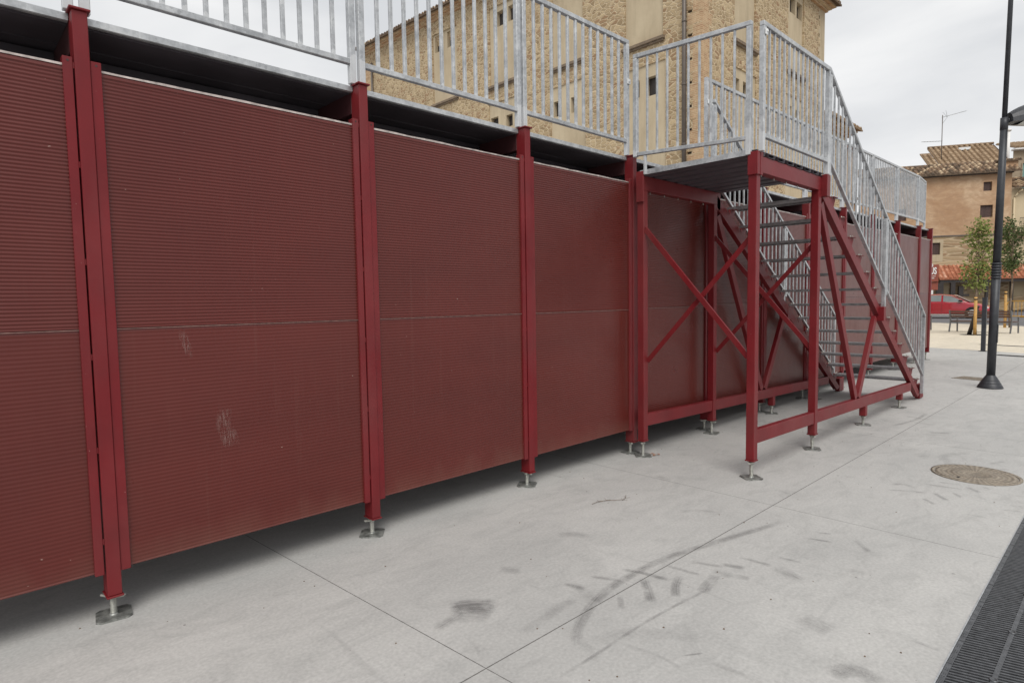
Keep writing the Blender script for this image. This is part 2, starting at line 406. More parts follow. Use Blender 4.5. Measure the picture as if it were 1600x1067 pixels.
def m_cover():
    t = NT('cast_iron_cover'); tc = t.n('ShaderNodeTexCoord')
    sx = t.n('ShaderNodeSeparateXYZ'); t.l(tc.outputs['Object'], sx.inputs[0])
    r = t.math('SQRT', t.math('ADD', t.math('POWER', sx.outputs[0], 2.0), t.math('POWER', sx.outputs[1], 2.0)))
    rg = t.math('SINE', t.math('MULTIPLY', r, 150.0)); th = t.math('SINE', t.math('MULTIPLY', t.math('ARCTAN2', sx.outputs[0], sx.outputs[1]), 40.0))
    f = t.math('MULTIPLY', t.math('ADD', rg, th), .5)
    n = t.noise(t.pos(), 18, 5, .6)
    c = t.ramp(n, [(.3, (.26, .225, .18, 1)), (.7, (.46, .39, .30, 1))])
    c = t.mix(t.ramp(f, [(.2, .45), (.6, 0.0)]), c, (.08, .065, .055, 1))
    t.col(c); t.set(rough=.7, metal=.15); t.bump(f, .4, .006); return t.mat
M['cover'] = m_cover()
def m_leaf(name, a, b):
    t = NT(name); at = t.n('ShaderNodeAttribute'); at.attribute_name = 'tone'
    t.col(t.ramp(at.outputs['Fac'], [(0, a), (1, b)])); t.set(rough=.55, spec=.3)
    tr = t.n('ShaderNodeBsdfTranslucent'); t.l(t.b.inputs['Base Color'].links[0].from_socket, tr.inputs[0])
    ms = t.n('ShaderNodeMixShader'); ms.inputs[0].default_value = .35; t.l(t.b.outputs[0], ms.inputs[1]); t.l(tr.outputs[0], ms.inputs[2]); t.l(ms.outputs[0], t.out.inputs[0])
    return t.mat
M['leaf'] = m_leaf('leaf_light', (.10, .14, .035, 1), (.36, .40, .13, 1))
M['leaf_dark'] = m_leaf('leaf_dark', (.05, .08, .025, 1), (.15, .19, .07, 1))

# ------------------------------------------------------------------ ground
def poly_slab(name, pts, z1, z0, mat, label):
    b = MB(); b.face([(x, y, z1) for x, y in pts])
    n = len(pts)
    for i in range(n):
        p, q = pts[i], pts[(i + 1) % n]; b.face([(p[0], p[1], z1), (p[0], p[1], z0), (q[0], q[1], z0), (q[0], q[1], z1)])
    return tag(b.build(name, mat), label, 'ground', None, 'structure')
bX = lambda y: 20.8 + .335 * y
kX = lambda y: 36.25 + .659 * y
GY0, GY1 = -3.003, -3.335
o = MB(); o.face([(-500, -500, -.13), (700, -500, -.13), (700, 700, -.13), (-500, 700, -.13)])
tag(o.build('road', M['asphalt']), 'grey asphalt road beyond the plaza', 'road', None, 'structure')
poly_slab('plaza_paving', [(-30, GY0), (bX(GY0), GY0), (bX(60), 60), (-30, 60)], 0, -.12, M['concrete'], 'pale grey concrete plaza floor with saw cut joints')
poly_slab('plaza_paving', [(-30, -35), (bX(-35), -35), (bX(GY1), GY1), (-30, GY1)], 0, -.12, M['concrete'], 'pale grey concrete plaza floor beyond the drain grating')
poly_slab('pavement', [(bX(GY0), GY0), (kX(GY0), GY0), (kX(60), 60), (bX(60), 60)], 0, -.12, M['beige'], 'beige pavement between plaza and road')
poly_slab('pavement', [(bX(-35), -35), (kX(-35), -35), (kX(GY0), GY0), (bX(GY0), GY0)], 0, -.12, M['beige'], 'beige pavement strip at right side of the plaza')
b = MB(); kd = Vector((.659, 1, 0)).normalized(); kn = Vector((kd.y, -kd.x, 0))
for i in range(90):
    p = Vector((kX(-32), -32, 0)) + kd * i * 1.0; q = p + kd * .99
    b.hexa([p + kn * .003 + Vector((0, 0, -.12)), p + kn * .15 + Vector((0, 0, -.12)), q + kn * .15 + Vector((0, 0, -.12)), q + kn * .003 + Vector((0, 0, -.12)),
            p + kn * .003 + Vector((0, 0, .005)), p + kn * .15 + Vector((0, 0, .005)), q + kn * .15 + Vector((0, 0, .005)), q + kn * .003 + Vector((0, 0, .005))])
tag(b.build('kerb', M['kerb']), 'stone kerb along the road', 'kerb', None, 'structure')

# stains and tyre marks on the floor: (points, half width, density)
def strip(b, pts, hw, dens, uvs, ds):
    P = [Vector((x, y, .0)) for x, y in pts]
    # smooth by chaikin
    for _ in range(3):
        Q = [P[0]]
        for i in range(len(P) - 1): Q += [P[i] * .75 + P[i + 1] * .25, P[i] * .25 + P[i + 1] * .75]
        P = Q + [P[-1]]
    z = .003 + random.random() * .0015
    L = 0; prev = None; n = len(P)
    rows = []
    for i, p in enumerate(P):
        d = (P[min(i + 1, n - 1)] - P[max(i - 1, 0)]).normalized(); s = Vector((-d.y, d.x, 0))
        if i: L += (p - P[i - 1]).length
        rows.append((p - s * hw, p + s * hw, L))
    for i in range(n - 1):
        a, c = rows[i], rows[i + 1]
        b.face([(a[0].x, a[0].y, z), (a[1].x, a[1].y, z), (c[1].x, c[1].y, z), (c[0].x, c[0].y, z)])
        uvs.append([(0, a[2]), (1, a[2]), (1, c[2]), (0, c[2])])
        fade = lambda l: min(1, l / (.12 * L + .01), (L - l) / (.12 * L + .01)) if L else 1
        f0, f1 = max(0, fade(a[2])), max(0, fade(c[2])); ds.append([f0 * dens, f0 * dens, f1 * dens, f1 * dens])
STRIPS = [
([(1.999, -1.847), (2.053, -1.78), (2.176, -1.699), (2.338, -1.635), (2.521, -1.586), (2.75, -1.57), (3.0, -1.575), (3.2, -1.6), (3.394, -1.648), (3.742, -1.73), (4.262, -1.864)], .032, 1.15),
([(2.814, -1.482), (2.86, -1.583), (2.888, -1.762)], .022, 1.3), ([(2.616, -1.411), (2.705, -1.594)], .018, 1.0), ([(2.442, -1.365), (2.477, -1.49)], .022, 1.1),
([(2.81, -1.64), (2.698, -1.747), (2.60, -1.83)], .03, 1.35), ([(2.98, -1.77), (2.844, -1.819), (2.74, -1.89)], .028, 1.2), ([(3.13, -1.91), (2.997, -1.935), (2.88, -1.96)], .036, 1.0),
([(3.446, -1.897), (3.455, -1.989), (3.459, -2.087)], .02, 1.1), ([(3.6, -2.056), (3.627, -2.2)], .016, 1.0), ([(4.015, -2.061), (4.063, -2.213)], .016, 1.2), ([(4.156, -2.078), (4.205, -2.165)], .014, 1.1),
([(3.18, -1.705), (3.252, -1.896)], .02, .8), ([(3.037, -1.638), (3.066, -1.861)], .018, .9), ([(3.278, -1.868), (3.323, -1.992)], .028, 1.1), ([(3.462, -2.114), (3.374, -2.282)], .05, .9), ([(3.183, -2.002), (3.211, -2.073)], .03, .9),
([(2.994, -1.972), (2.48, -1.913), (2.077, -1.914), (1.781, -1.907)], .011, 1.0), ([(2.986, -2.429), (2.955, -2.582)], .07, .75), ([(2.1, -1.85), (2.3, -1.9), (2.5, -2.2)], .05, .35),
([(1.83, -1.13), (1.90, -1.17), (1.97, -1.22), (2.01, -1.30)], .075, 1.7), ([(1.80, -1.20), (1.88, -1.25), (1.93, -1.34)], .08, .8), ([(1.86, -1.20), (1.76, -1.22), (1.66, -1.23)], .035, .9),
([(2.924, -0.866), (3.032, -0.931), (3.062, -1.051)], .05, .7), ([(2.313, -0.974), (2.4, -1.087)], .05, .7), ([(2.296, -2.187), (2.382, -2.243)], .006, 1.4),
([(1.917, -1.556), (2.141, -1.535), (2.43, -1.511)], .035, .5), ([(2.547, -1.669), (2.443, -1.759)], .02, .8),
([(5.643, -2.137), (5.739, -2.204), (5.676, -2.313)], .026, .9), ([(5.47, -2.155), (5.553, -2.267), (5.595, -2.41)], .022, .8), ([(5.852, -2.325), (5.877, -2.474), (5.894, -2.579)], .018, 1.1),
([(5.636, -2.437), (5.485, -2.559)], .022, 1.0), ([(5.429, -2.409), (5.327, -2.511)], .02, .9), ([(5.987, -2.592), (5.88, -2.696)], .025, .9), ([(5.748, -2.54), (5.652, -2.614)], .02, .8), ([(5.516, -2.866), (5.559, -2.992)], .014, .9),
([(6.938, -2.603), (7.142, -2.687)], .03, .8), ([(6.793, -2.687), (6.825, -2.764)], .03, 1.0), ([(5.236, -2.706), (5.252, -2.826)], .014, .9), ([(5.667, -2.899), (5.701, -2.977)], .014, .9), ([(5.989, -2.397), (6.03, -2.549)], .02, 1.0), ([(6.083, -2.677), (6.032, -2.742)], .018, .9),
([(3.134, -2.859), (3.123, -2.977)], .014, 1.0), ([(2.60, -2.68), (2.727, -2.748), (2.684, -2.86)], .05, 1.1), ([(4.199, -2.306), (4.05, -2.436)], .022, .8), ([(8.626, -1.63), (8.611, -1.843)], .05, .7), ([(8.093, -1.899), (8.228, -2.089)], .05, .8), ([(8.2, -1.5), (8.8, -1.62), (9.4, -1.60)], .03, .9), ([(9.0, -1.45), (8.9, -1.75)], .03, .9), ([(6.6, -2.4), (7.0, -2.2), (7.3, -2.4)], .05, .5),
]
for k in range(26):
    x_ = random.uniform(1.2, 9); y_ = random.uniform(-2.9, -.3); a_ = random.uniform(-.6, .6) + math.pi / 2; l_ = random.uniform(.1, .35)
    STRIPS.append(([(x_, y_), (x_ + l_ * .5 * math.cos(a_), y_ + l_ * .5 * math.sin(a_)), (x_ + l_ * math.cos(a_ + .2), y_ + l_ * math.sin(a_ + .2))], random.uniform(.008, .05), random.uniform(.25, .6)))
b = MB(); uvs = []; ds = []
for pts, hw, dn in STRIPS: strip(b, pts, hw, dn, uvs, ds)
if b.f:
    o = b.build('tyre_marks', M['stain']); me = o.data
    uv = me.uv_layers.new(name='UVMap'); at = me.attributes.new('dens', 'FLOAT', 'CORNER')
    k = 0
    for i, f in enumerate(me.polygons):
        for j, li in enumerate(f.loop_indices): uv.data[li].uv = uvs[i][j]; at.data[li].value = ds[i][j]
    tag(o, 'grey tyre scuffs and smudges on the plaza floor', 'stain', None, 'structure')

# ------------------------------------------------------------------ drain grating
def grate(x0, n):
    for k in range(n):
        t = empty('drain_grate', (x0 + k * .5, (GY0 + GY1) / 2, 0)); hw_ = (GY0 - GY1) / 2 - .006
        b = MB(); r = random.Random(k)
        for s in (-1, 1):
            y0, y1 = sorted((s * hw_, s * (hw_ - .020))); b.box(.0015, .4985, y0, y1, -.03, .001)
            for q in range(8):    # cast notches along the frame
                if q % 4 == 3: b.box(.03 + q * .06, .035 + q * .06, y0 + .002, y1 - .001, .001, .003)
                else: b.box(.025 + q * .06, .055 + q * .06, (y0 + y1) / 2 - .005, (y0 + y1) / 2 - .002, .001, .003); b.box(.025 + q * .06, .055 + q * .06, (y0 + y1) / 2 + .003, (y0 + y1) / 2 + .006, .001, .003)
        b.box(.0015, .4985, -.009, .009, -.03, .0)
        b.build('frame', M['iron'], t)
        b = MB(); nb_ = 21; p = .5 / nb_
        for q in range(nb_):
            x = (q + .5) * p
            for y0, y1, sg in ((.0092, hw_ - .0202, -1), (-hw_ + .0202, -.0092, 1)):
                sh = .034; xa, xb = (x + sh / 2, x - sh / 2) if sg < 0 else (x + sh / 2, x - sh / 2)
                pass
                b.hexa([(xa - .0076, y0, -.026), (xb - .0076, y1, -.026), (xb + .0076, y1, -.026), (xa + .0076, y0, -.026),
                        (xa - .0052, y0, -.0012), (xb - .0052, y1, -.0012), (xb + .0052, y1, -.0012), (xa + .0052, y0, -.0012)][0:1] + [(xa + .0076, y0, -.026), (xb + .0076, y1, -.026), (xb - .0076, y1, -.026), (xa - .0048, y0, -.0012), (xa + .0048, y0, -.0012), (xb + .0048, y1, -.0012), (xb - .0048, y1, -.0012)])
        b.build('bars', M['iron'], t)
        c = MB(); c.lathe([(0, .0015), (.008, .0015), (.009, .004), (.015, .004), (.017, 0), (.017, -.004)], (.2, 0, 0), 14); c.build('bolt', M['iron'], t)
        yield t
GL = {1: 'drain grating in the very lower right corner of the photo', 2: 'black drain grating second up from the lower right corner', 3: 'black drain grating third up from the lower right corner', 4: 'black drain grating fourth from the bottom, on the right edge', 5: 'black drain grating fifth from the bottom, where the channel leaves the right edge'}
for k, t in enumerate(grate(2.335, 9)):
    tag(t, GL.get(k, ('black cast iron drain grating ' + ['sixth', 'seventh', 'eighth'][min(k - 6, 2)] + ' along the channel, past the right edge of the photo') if k > 5 else 'black cast iron drain grating below the photo edge'), 'drain grate', 'drain gratings end to end in the floor channel')
b = MB(); b.box(-30, 20, GY1 - .0, GY0, -.125, -.11)
tag(b.build('drain_channel', M['pit']), 'dark channel under the drain gratings', 'channel', None, 'structure')
b = MB(); b.box(-30, 20, GY0 - .004, GY0 + .002, -.1, .002); b.box(-30, 20, GY1 - .002, GY1 + .004, -.1, .002)
tag(b.build('drain_edge_rail', M['galvp']), 'thin steel edge of the drain channel', 'channel edge', None, 'structure')

# manhole
t = empty('manhole_cover', (6.455, -2.575, 0))
b = MB(); b.lathe([(.365, .0015), (.365, .006), (.338, .006), (.334, .002)], n=48); b.build('rim', M['cover'], t)
b = MB(); b.lathe([(.331, .001), (.328, .006), (.29, .006), (.285, .004), (.20, .004), (.197, .006), (.10, .006), (.097, .004), (0, .004)], n=48); b.build('lid', M['cover'], t)
b = MB(); b.box(-.02, .02, -.01, .01, .0062, .007); q = b.build('lifting_slot', M['pit'], t); q.location = (-.22, .1, 0)
tag(t, 'round rusty brown cast iron manhole cover in the concrete', 'manhole cover'); t.scale = (.875, .875, 1)
for (x, y, a, wd, hh, lb) in ((13.78, -1.40, -.3, .26, .42, 'small rectangular rusty cover behind the lamp base'),
                          (19.25, -1.45, -.3, .5, .28, 'dark rectangular drain lid right of the lamp post'),
                          (22.85, -.95, -.3, .9, .16, 'long thin dark drain slot behind the lamp post')):
    t = empty('drain_cover', (x, y, 0), a)
    b = MB(); b.box(-hh / 2, hh / 2, -wd, wd, .001, .007); b.build('frame', M['cover' if 'rusty' in lb else 'iron'], t)
    b = MB()
    for k in range(5): b.box(-hh / 2 + hh * (k + .5) / 5 - .01, -hh / 2 + hh * (k + .5) / 5 + .01, -wd + .03, wd - .03, .007, .010)
    b.build('ribs', M['cover' if 'rusty' in lb else 'iron'], t)
    tag(t, lb, 'drain cover')

# ------------------------------------------------------------------ bolted red posts of the stand
PX = [0.589 + 1.5 * i for i in range(-2, 7)]        # index 2 = first post in view
PX += [11.2, 12.78, 14.42, 16.1, 17.15]
def zo(x): return max(0.0, .0105 * (x - 5.09))
def jack_parts(parent, x=0, y=0, ztop=.14, rot=.7, nut=.3):
    st = MB(); st.cyl((x, y, .008), (x, y, ztop), .0135, n=14)
    z = .02
    while z < ztop - .01: st.lathe([(.0135, -.0028), (.0162, 0), (.0135, .0028)], (x, y, z), 12); z += .0062
    j = st.build('jack', M['zinc'], parent)
    pl = MB(); c, s = math.cos(rot), math.sin(rot); h = .078; k = .02
    pts = [(-h + k, -h), (h - k, -h), (h, -h + k), (h, h - k), (h - k, h), (-h + k, h), (-h, h - k), (-h, -h + k)]
    pts = [(x + u * c - v * s, y + u * s + v * c) for u, v in pts]
    pl.face([(u, v, .009) for u, v in pts]); 
    for i in range(8):
        a, b2 = pts[i], pts[(i + 1) % 8]; pl.face([(a[0], a[1], .009), (a[0], a[1], .0005), (b2[0], b2[1], .0005), (b2[0], b2[1], .009)])
    pl.lathe([(.022, .009), (.017, .018), (.0135, .018)], (x, y, 0), 12)
    pl.build('base_plate', M['plate'], j)
    nb = MB(); zt = ztop - .012; nb.cyl((x, y, zt - .012), (x, y, zt + .006), .024, n=10)
    cn, sn = math.cos(nut), math.sin(nut)
    for q in (-1, 1):
        nb.bar((x + q * .018 * cn, y + q * .018 * sn, zt - .006), (x + q * .062 * cn, y + q * .062 * sn, zt + .002), .022, .011, (-sn, cn, 0))
    nb.build('wing_nut', M['zinc'], j, .002)
    return j
POST_LABELS = []
ordw = ['first', 'second', 'third', 'fourth', 'fifth', 'sixth', 'seventh', 'eighth', 'ninth', 'tenth', 'eleventh', 'twelfth', 'thirteenth', 'fourteenth']
def make_post(i, X):
    z = zo(X); t = empty('steel_post', (X, 0, 0))
    ztop = 2.965 + z; zb = .128 + z * .5
    b = MB(); b.box(-.031, .031, -.012, .09, zb, ztop); b.build('column', M['red'], t, .003)
    b = MB(); b.box(-.043, .043, -.026, .10, ztop + .001, ztop + .011); b.build('cap_plate', M['red'], t, .002)
    b = MB(); b.box(-.037, .037, -.02, .098, zb - .010, zb - .001); b.build('foot_plate', M['red'], t, .002)
    for s in (-1, 1):
        b = MB(); z0, z1 = .243 + z * .6, 2.745 + z
        x0, x1 = (-.077, -.038) if s < 0 else (.0325, .076)
        b.box(x0, x1, -.004, .004, z0, z1)
        e = x0 if s < 0 else x1
        b.box(*sorted((e, e - s * .004)), .004, .05, z0, z1)
        zz = z0 + .15                                  # weld / bolt tabs to the column
        while zz < z1:
            b.box(-.0385 if s < 0 else .0305, -.0305 if s < 0 else .033, -.002, .003, zz, zz + .03); zz += .46
        q = b.build('flange', M['red'], t, .0015)
        h = MB(); h.cyl((e - s * .02, -.0045, z1 - .018), (e - s * .02, -.0055, z1 - .018), .005, n=10); h.build('bolt_hole', M['dark_window'], q)
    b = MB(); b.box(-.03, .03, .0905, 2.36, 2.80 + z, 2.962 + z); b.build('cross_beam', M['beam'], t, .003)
    jack_parts(t, 0, .055, zb - .01, (1.4, .2, .75, .9, .6)[i % 5] if i != 2 else 1.42, (.9, 2.9, 2.3, .2, 1.4)[i % 5])
    n = i - 1
    if n < 1: lb = 'red steel post %s the left edge of the photo' % ('well beyond' if n < 0 else 'just outside')
    elif n == 3: lb = 'third red post from the left, under the corner of two railings left of the stairs'
    elif n == 4: lb = 'fourth red post from the left, right beside the inner stair post'
    elif n < 4: lb = ordw[n - 1] + ' red square post from the left, with jack foot in full view' if n > 1 else 'nearest red square steel post, leftmost in view, scuffed foot plate on the floor'
    elif n <= 7: lb = ordw[n - 1] + ' red wall post from the left, behind the metal staircase'
    else: lb = {8: 'far red wall post seen through the lower stair treads', 9: 'far red wall post behind the lower stair balusters', 10: 'third last red wall post towards the road', 11: 'second last red wall post towards the road', 12: 'last red wall post, at the far end of the stand'}.get(n, 'far red wall post')
    tag(t, lb, 'steel post', 'red posts of the stand')
    return t
for i, X in enumerate(PX): make_post(i, X)

# ------------------------------------------------------------------ ribbed red panels
def panel_mesh(W, z0, z1, lip):
    b = MB(); pitch = .0178 if lip else .0202; n = max(1, round((z1 - z0 - (.032 if lip else .016)) / pitch)); h = (z1 - z0 - (.032 if lip else .016)) / n
    prof = [(0, z0), (0, z0 + .008)]; lp_ = .024 if lip else .008
    for i in range(n):
        for q in range(6):
            a = q / 6; prof.append((-(.0017 if lip else .0006) * (1 - math.cos(2 * math.pi * a)), z0 + .008 + (i + a) * h))
    prof += [(0, z1 - .024), (-.005, z1 - .020), (-.006, z1 - .017), (-.002, z1 - .013), (0, z1)] if lip else [(0, z1 - .008), (0, z1)]
    k = len(b.v)
    for (y, z) in prof: b.v += [(0, y, z), (W, y, z)]
    for i in range(len(prof) - 1):
        b.f.append((k + 2 * i, k + 2 * i + 1, k + 2 * i + 3, k + 2 * i + 2)); b.m.append(0); b.sm.append(True)
    b.box(0, W, .0005, .035, z0, z1)
    return b
BAY = ['out of view bay', 'bay at the left photo edge', 'first full bay, largest in view', 'second full bay', 'third full bay, just left of the stairs', 'bay right behind the landing', 'bay behind the upper flight', 'bay behind the middle of the stairs', 'bay behind the lower treads', 'bay seen through the lower balusters', 'bay behind the foot of the stairs', 'second last bay', 'last narrow bay at the far end', 'last bay']
for i in range(len(PX) - 1):
    x0, x1 = PX[i] + .055, PX[i + 1] - .055; W = x1 - x0; z = (zo(PX[i]) + zo(PX[i + 1])) / 2
    sl_ = (zo(PX[i + 1]) - zo(PX[i])) / W
    for up in (0, 1):
        z0, z1 = ((1.466, 2.702), (.2525, 1.462))[1 - up]
        r = random.uniform(-.002, .002)
        o = panel_mesh(W, z0 + (z if up else z * .4), z1 + z, up).build('wall_panel', M['panel'], None)
        o.location = (x0, .012 + abs(r), 0); 
        b = MB(); zt = z1 + z
        if up:
            n = 14; w_ = [random.uniform(-.002, .003) for _ in range(n + 1)]
            for q in range(n):
                a, c = W * q / n, W * (q + 1) / n
                b.face([(a, -.004, zt + .001), (c, -.004, zt + .001), (c, -.004, zt + .011 + w_[q + 1]), (a, -.004, zt + .011 + w_[q])])
                b.face([(a, -.004, zt + .011 + w_[q]), (c, -.004, zt + .011 + w_[q + 1]), (c, .036, zt + .012), (a, .036, zt + .012)])
        else: b.box(0, W, -.0055, -.001, zt - .003, zt + .0005)
        b.build('top_trim', M['trim' if up else 'seam'], o)
        pos = 'upper' if up else 'lower'
        if i < 12: nm = BAY[i]
        else: nm = BAY[12]
        tag(o, '%s ribbed dark red sheet panel, %s' % (pos, nm), 'wall panel', 'ribbed red panels of the stand')
        if i == 2 and not up: BIGP = o
# unseen rear sheet, added only to block light under the deck
b = MB(); b.box(PX[0], PX[-1], 2.37, 2.40, .05, 2.9)
tag(b.build('rear_shade_sheet', M['panel']), 'unseen dark red sheet added behind the stand to keep its inside dark', 'cladding')
b = MB(); b.box(PX[-1] + .0, PX[-1] + .02, .1, 2.36, .25, 2.8)
tag(b.build('end_cladding', M['panel']), 'dark red sheet closing the far end of the stand', 'cladding')

# ------------------------------------------------------------------ deck of the stand
for i in range(len(PX) - 1):
    X0, X1 = PX[i], PX[i + 1]; z = (zo(X0) + zo(X1)) / 2
    t = empty('deck_section', (X0, 0, 2.93 + z)); W = X1 - X0
    b = MB(); b.box(.034, W - .034, .062, .066, .003, .037); b.box(.034, W - .034, .066, .105, .0345, .037); b.box(.034, W - .034, .0665, .09, .001, .003)
    b.build('edge_profile', M['galvp'], t, .001)
    b = MB(); y = .106
    while y < 2.3:
        b.box(.032, W - .032, y, y + .298, .004, .034); b.box(.032, W - .032, y + .012, y + .022, .0, .0035); y += .30
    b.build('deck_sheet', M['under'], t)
    b = MB()
    for y in (.55, 1.3): b.box(.032, W - .032, y, y + .04, -.06, -.001)
    b.build('purlin', M['under'], t)
    nm = BAY[i] if i < 12 else BAY[12]
    tag(t, 'dark decking with galvanised front edge above the ' + nm.replace(' in view', ''), 'deck', 'deck sections of the stand')

# ------------------------------------------------------------------ galvanised railings
def railing(name, L, h=1.10, zb=.12, nb=12, sides=(True, True), pw=.042, foot=(0.0, 0.0), clamp=None, slope=0.0, drop=(0, 0), gm='galv', bw=.0115):
    """Railing along +x from 0 to L in the plane y=0; slope lowers it along x."""
    t = empty(name); zz = lambda x: slope * x
    b = MB(); b.hexa([(0, -.02, h - .038), (L, -.02, h - .038 + zz(L)), (L, .02, h - .038 + zz(L)), (0, .02, h - .038), (0, -.02, h), (L, -.02, h + zz(L)), (L, .02, h + zz(L)), (0, .02, h)])
    b.build('top_rail', M['galvp'], t, .003)
    b = MB(); b.hexa([(pw, -.018, zb), (L - pw, -.018, zb + zz(L - pw)), (L - pw, .018, zb + zz(L - pw)), (pw, .018, zb), (pw, -.018, zb + .034), (L - pw, -.018, zb + .034 + zz(L - pw)), (L - pw, .018, zb + .034 + zz(L - pw)), (pw, .018, zb + .034)])
    b.build('bottom_rail', M['galvp'], t, .003)
    for k, x in enumerate((0, L - pw)):
        b = MB(); top = h - .038 + min(zz(x), zz(x + pw)) - .0005
        b.box(x, x + pw, -pw / 2, pw / 2, foot[k] + zz(x + pw / 2) * (1 if slope else 1) - drop[k], top)
        b.build('rail_post', M[gm], t, .003)
    for k in range(nb):
        x = pw + (L - 2 * pw) * (k + 1) / (nb + 1)
        b = MB(); b.box(x - bw, x + bw, -bw, bw, zb + .0335 + zz(x), h - .0375 + zz(x)); b.build('baluster', M[gm], t, .002)
    if clamp:
        for (x, z, wd) in clamp:
            b = MB(); b.box(x, x + wd, -.034, -.026, z, z + .05); b.cyl((x + wd * .5, -.045, z + .025), (x + wd * .5, -.033, z + .025), .009, n=6); b.build('clamp_plate', M['white'], t, .002)
    return t
deck_lab = {1: 'at the left photo edge', 2: 'second from the left, against white sky', 3: 'in front of the eaves end of the stone building', 4: 'ending beside the stair landing, with small clamp plate'}
deck_lab = {0: 'out of view at far left', 1: 'cut off at the upper left corner', 2: 'against white sky above the largest panels', 3: 'above the second full bay, crossing the eaves of the stone building', 4: 'above the third full bay, next to the landing',
            6: 'first beyond the landing, with white hinge strap', 7: 'second beyond the landing', 8: 'third beyond the landing, behind the stair handrail', 9: 'fourth beyond the landing', 10: 'fifth beyond the landing', 11: 'last one before the bend', 12: 'at the far end, bent away from the wall'}
for i in range(len(PX) - 1):
    if i == 5: continue
    X0, X1 = PX[i], PX[i + 1]; z = zo(X0)
    L = X1 - X0 - .026; sl_ = (zo(X1) - z) / (X1 - X0)
    cl = [(L - .046, .68, .05)] if i == 4 else ([(.0, .80, .16)] if i == 6 else None)
    t = railing('guard_rail', L, nb=12 if i < 10 else 13, clamp=cl, slope=sl_, h=1.105, bw=.0115 if i < 6 else .0092)
    t.location = (X0 + .013, .062, 2.979 + z)
    if i == 12: t.rotation_euler = (0, 0, .09)
    tag(t, 'galvanised railing section ' + deck_lab.get(i, 'beyond the landing'), 'railing', 'galvanised railings on the stand')

# ------------------------------------------------------------------ staircase
XA, XB, YI, YO, ZL = 5.065, 6.455, -.115, -1.225, 2.77
st = empty('metal_staircase', (XA, YI, 0))
def P(x, y, z): return (x - XA, y - YI, z)
def sbox(name, x0, x1, y0, y1, z0, z1, mat='red', bev=.003, par=None):
    b = MB(); b.box(x0 - XA, x1 - XA, y0 - YI, y1 - YI, z0, z1); return b.build(name, M[mat], par or st, bev)
HW = .036
for yi, y in enumerate((YI, YO)):
    for k, x in enumerate((XA, XB)):
        zt = 2.765 if k == 0 else 2.765
        sbox('leg', x - HW, x + HW, y - HW, y + HW, .165, 2.612 if True else zt)
        sbox('leg_foot_plate', x - .042, x + .042, y - .042, y + .042, .152, .1645)
        jack_parts(st, x - XA, y - YI, .15, (.75, .2, .95, .5)[yi * 2 + k], (.4, 1.2, .1, .8)[yi * 2 + k])
    # top beam carrying the landing
    sbox('landing_beam', XA - HW, XB + HW, y - .036, y + .036, 2.6125, 2.748)
    # bottom beam falls slightly towards the foot
    b = MB(); xa, xb = XA + HW + .001, 10.12
    for (x0, x1) in ((xa, XB - HW - .001), (XB + HW + .001, xb)):
        fz = lambda x: .362 - .0235 * (x - XA)
        b.bar(P(x0, y, fz(x0)), P(x1, y, fz(x1)), .06, .118)
    b.build('bottom_beam', M['red'], st, .003)
    for k, (x, zt) in enumerate(((8.08, .232), (9.64, .195))):
        sbox('short_leg', x - .036, x + .036, y - .036, y + .036, .115, zt)
        jack_parts(st, x - XA, y - YI, .112, .5 + k, .6 - k * .3)
    # stringer
    xs, zs, xe, ze = XB + .005, 2.60, 10.66, -.045 + .0
    sl = -.638
    b = MB(); z_at = lambda x: 2.678 + sl * (x - XB)
    d = .070
    x1 = XB + HW + .002; x2 = 10.50
    b.hexa([P(x1, y - .03, z_at(x1) - d), P(x2, y - .03, z_at(x2) - d + .02), P(x2, y + .03, z_at(x2) - d + .02), P(x1, y + .03, z_at(x1) - d),
            P(x1, y - .03, z_at(x1) + d), P(x2 + .14, y - .03, z_at(x2 + .14) + d), P(x2 + .14, y + .03, z_at(x2 + .14) + d), P(x1, y + .03, z_at(x1) + d)])
    b.build('stringer', M['red'], st, .003)
    sbox('stringer_foot', 10.60, 10.80, y - .034, y + .034, .012, .22)
    # braces in the plane of the side
    b = MB(); b.bar(P(XB + .09, y, 2.50), P(7.74, y, .365), .05, .085); b.build('brace', M['red'], st, .003)
    b = MB(); b.bar(P(7.83, y, .365), P(8.42, y, 1.29), .05, .085); b.build('brace', M['red'], st, .003)
    # bracket sockets for the railing posts
    if y == YO:
        sbox('rail_socket', XA - HW - .018, XA - .003, y - HW - .014, y - HW - .0005, 2.585, 2.775)
        sbox('rail_socket', XA - HW - .018, XA - HW - .0005, y - HW - .0005, y + HW, 2.585, 2.775)
        sbox('rail_socket', XA + .003, XA + HW + .016, y - HW - .016, y - HW - .0005, 2.585, 2.775)
    else:
        sbox('rail_socket', XA - HW - .02, XA - HW - .0005, y - HW - .01, y + HW, 2.50, 2.79)
    sbox('rail_socket', XB + HW + .001, XB + HW + .085, (y - .088) if y == YO else (y - .03), (y - .03) if y == YO else (y + .088), 2.555, 2.77)
    sbox('rail_socket', 8.50, 8.585, y - (.085 if y == YO else .034), y + (.034 if y == YO else .085), 1.245, 1.42)
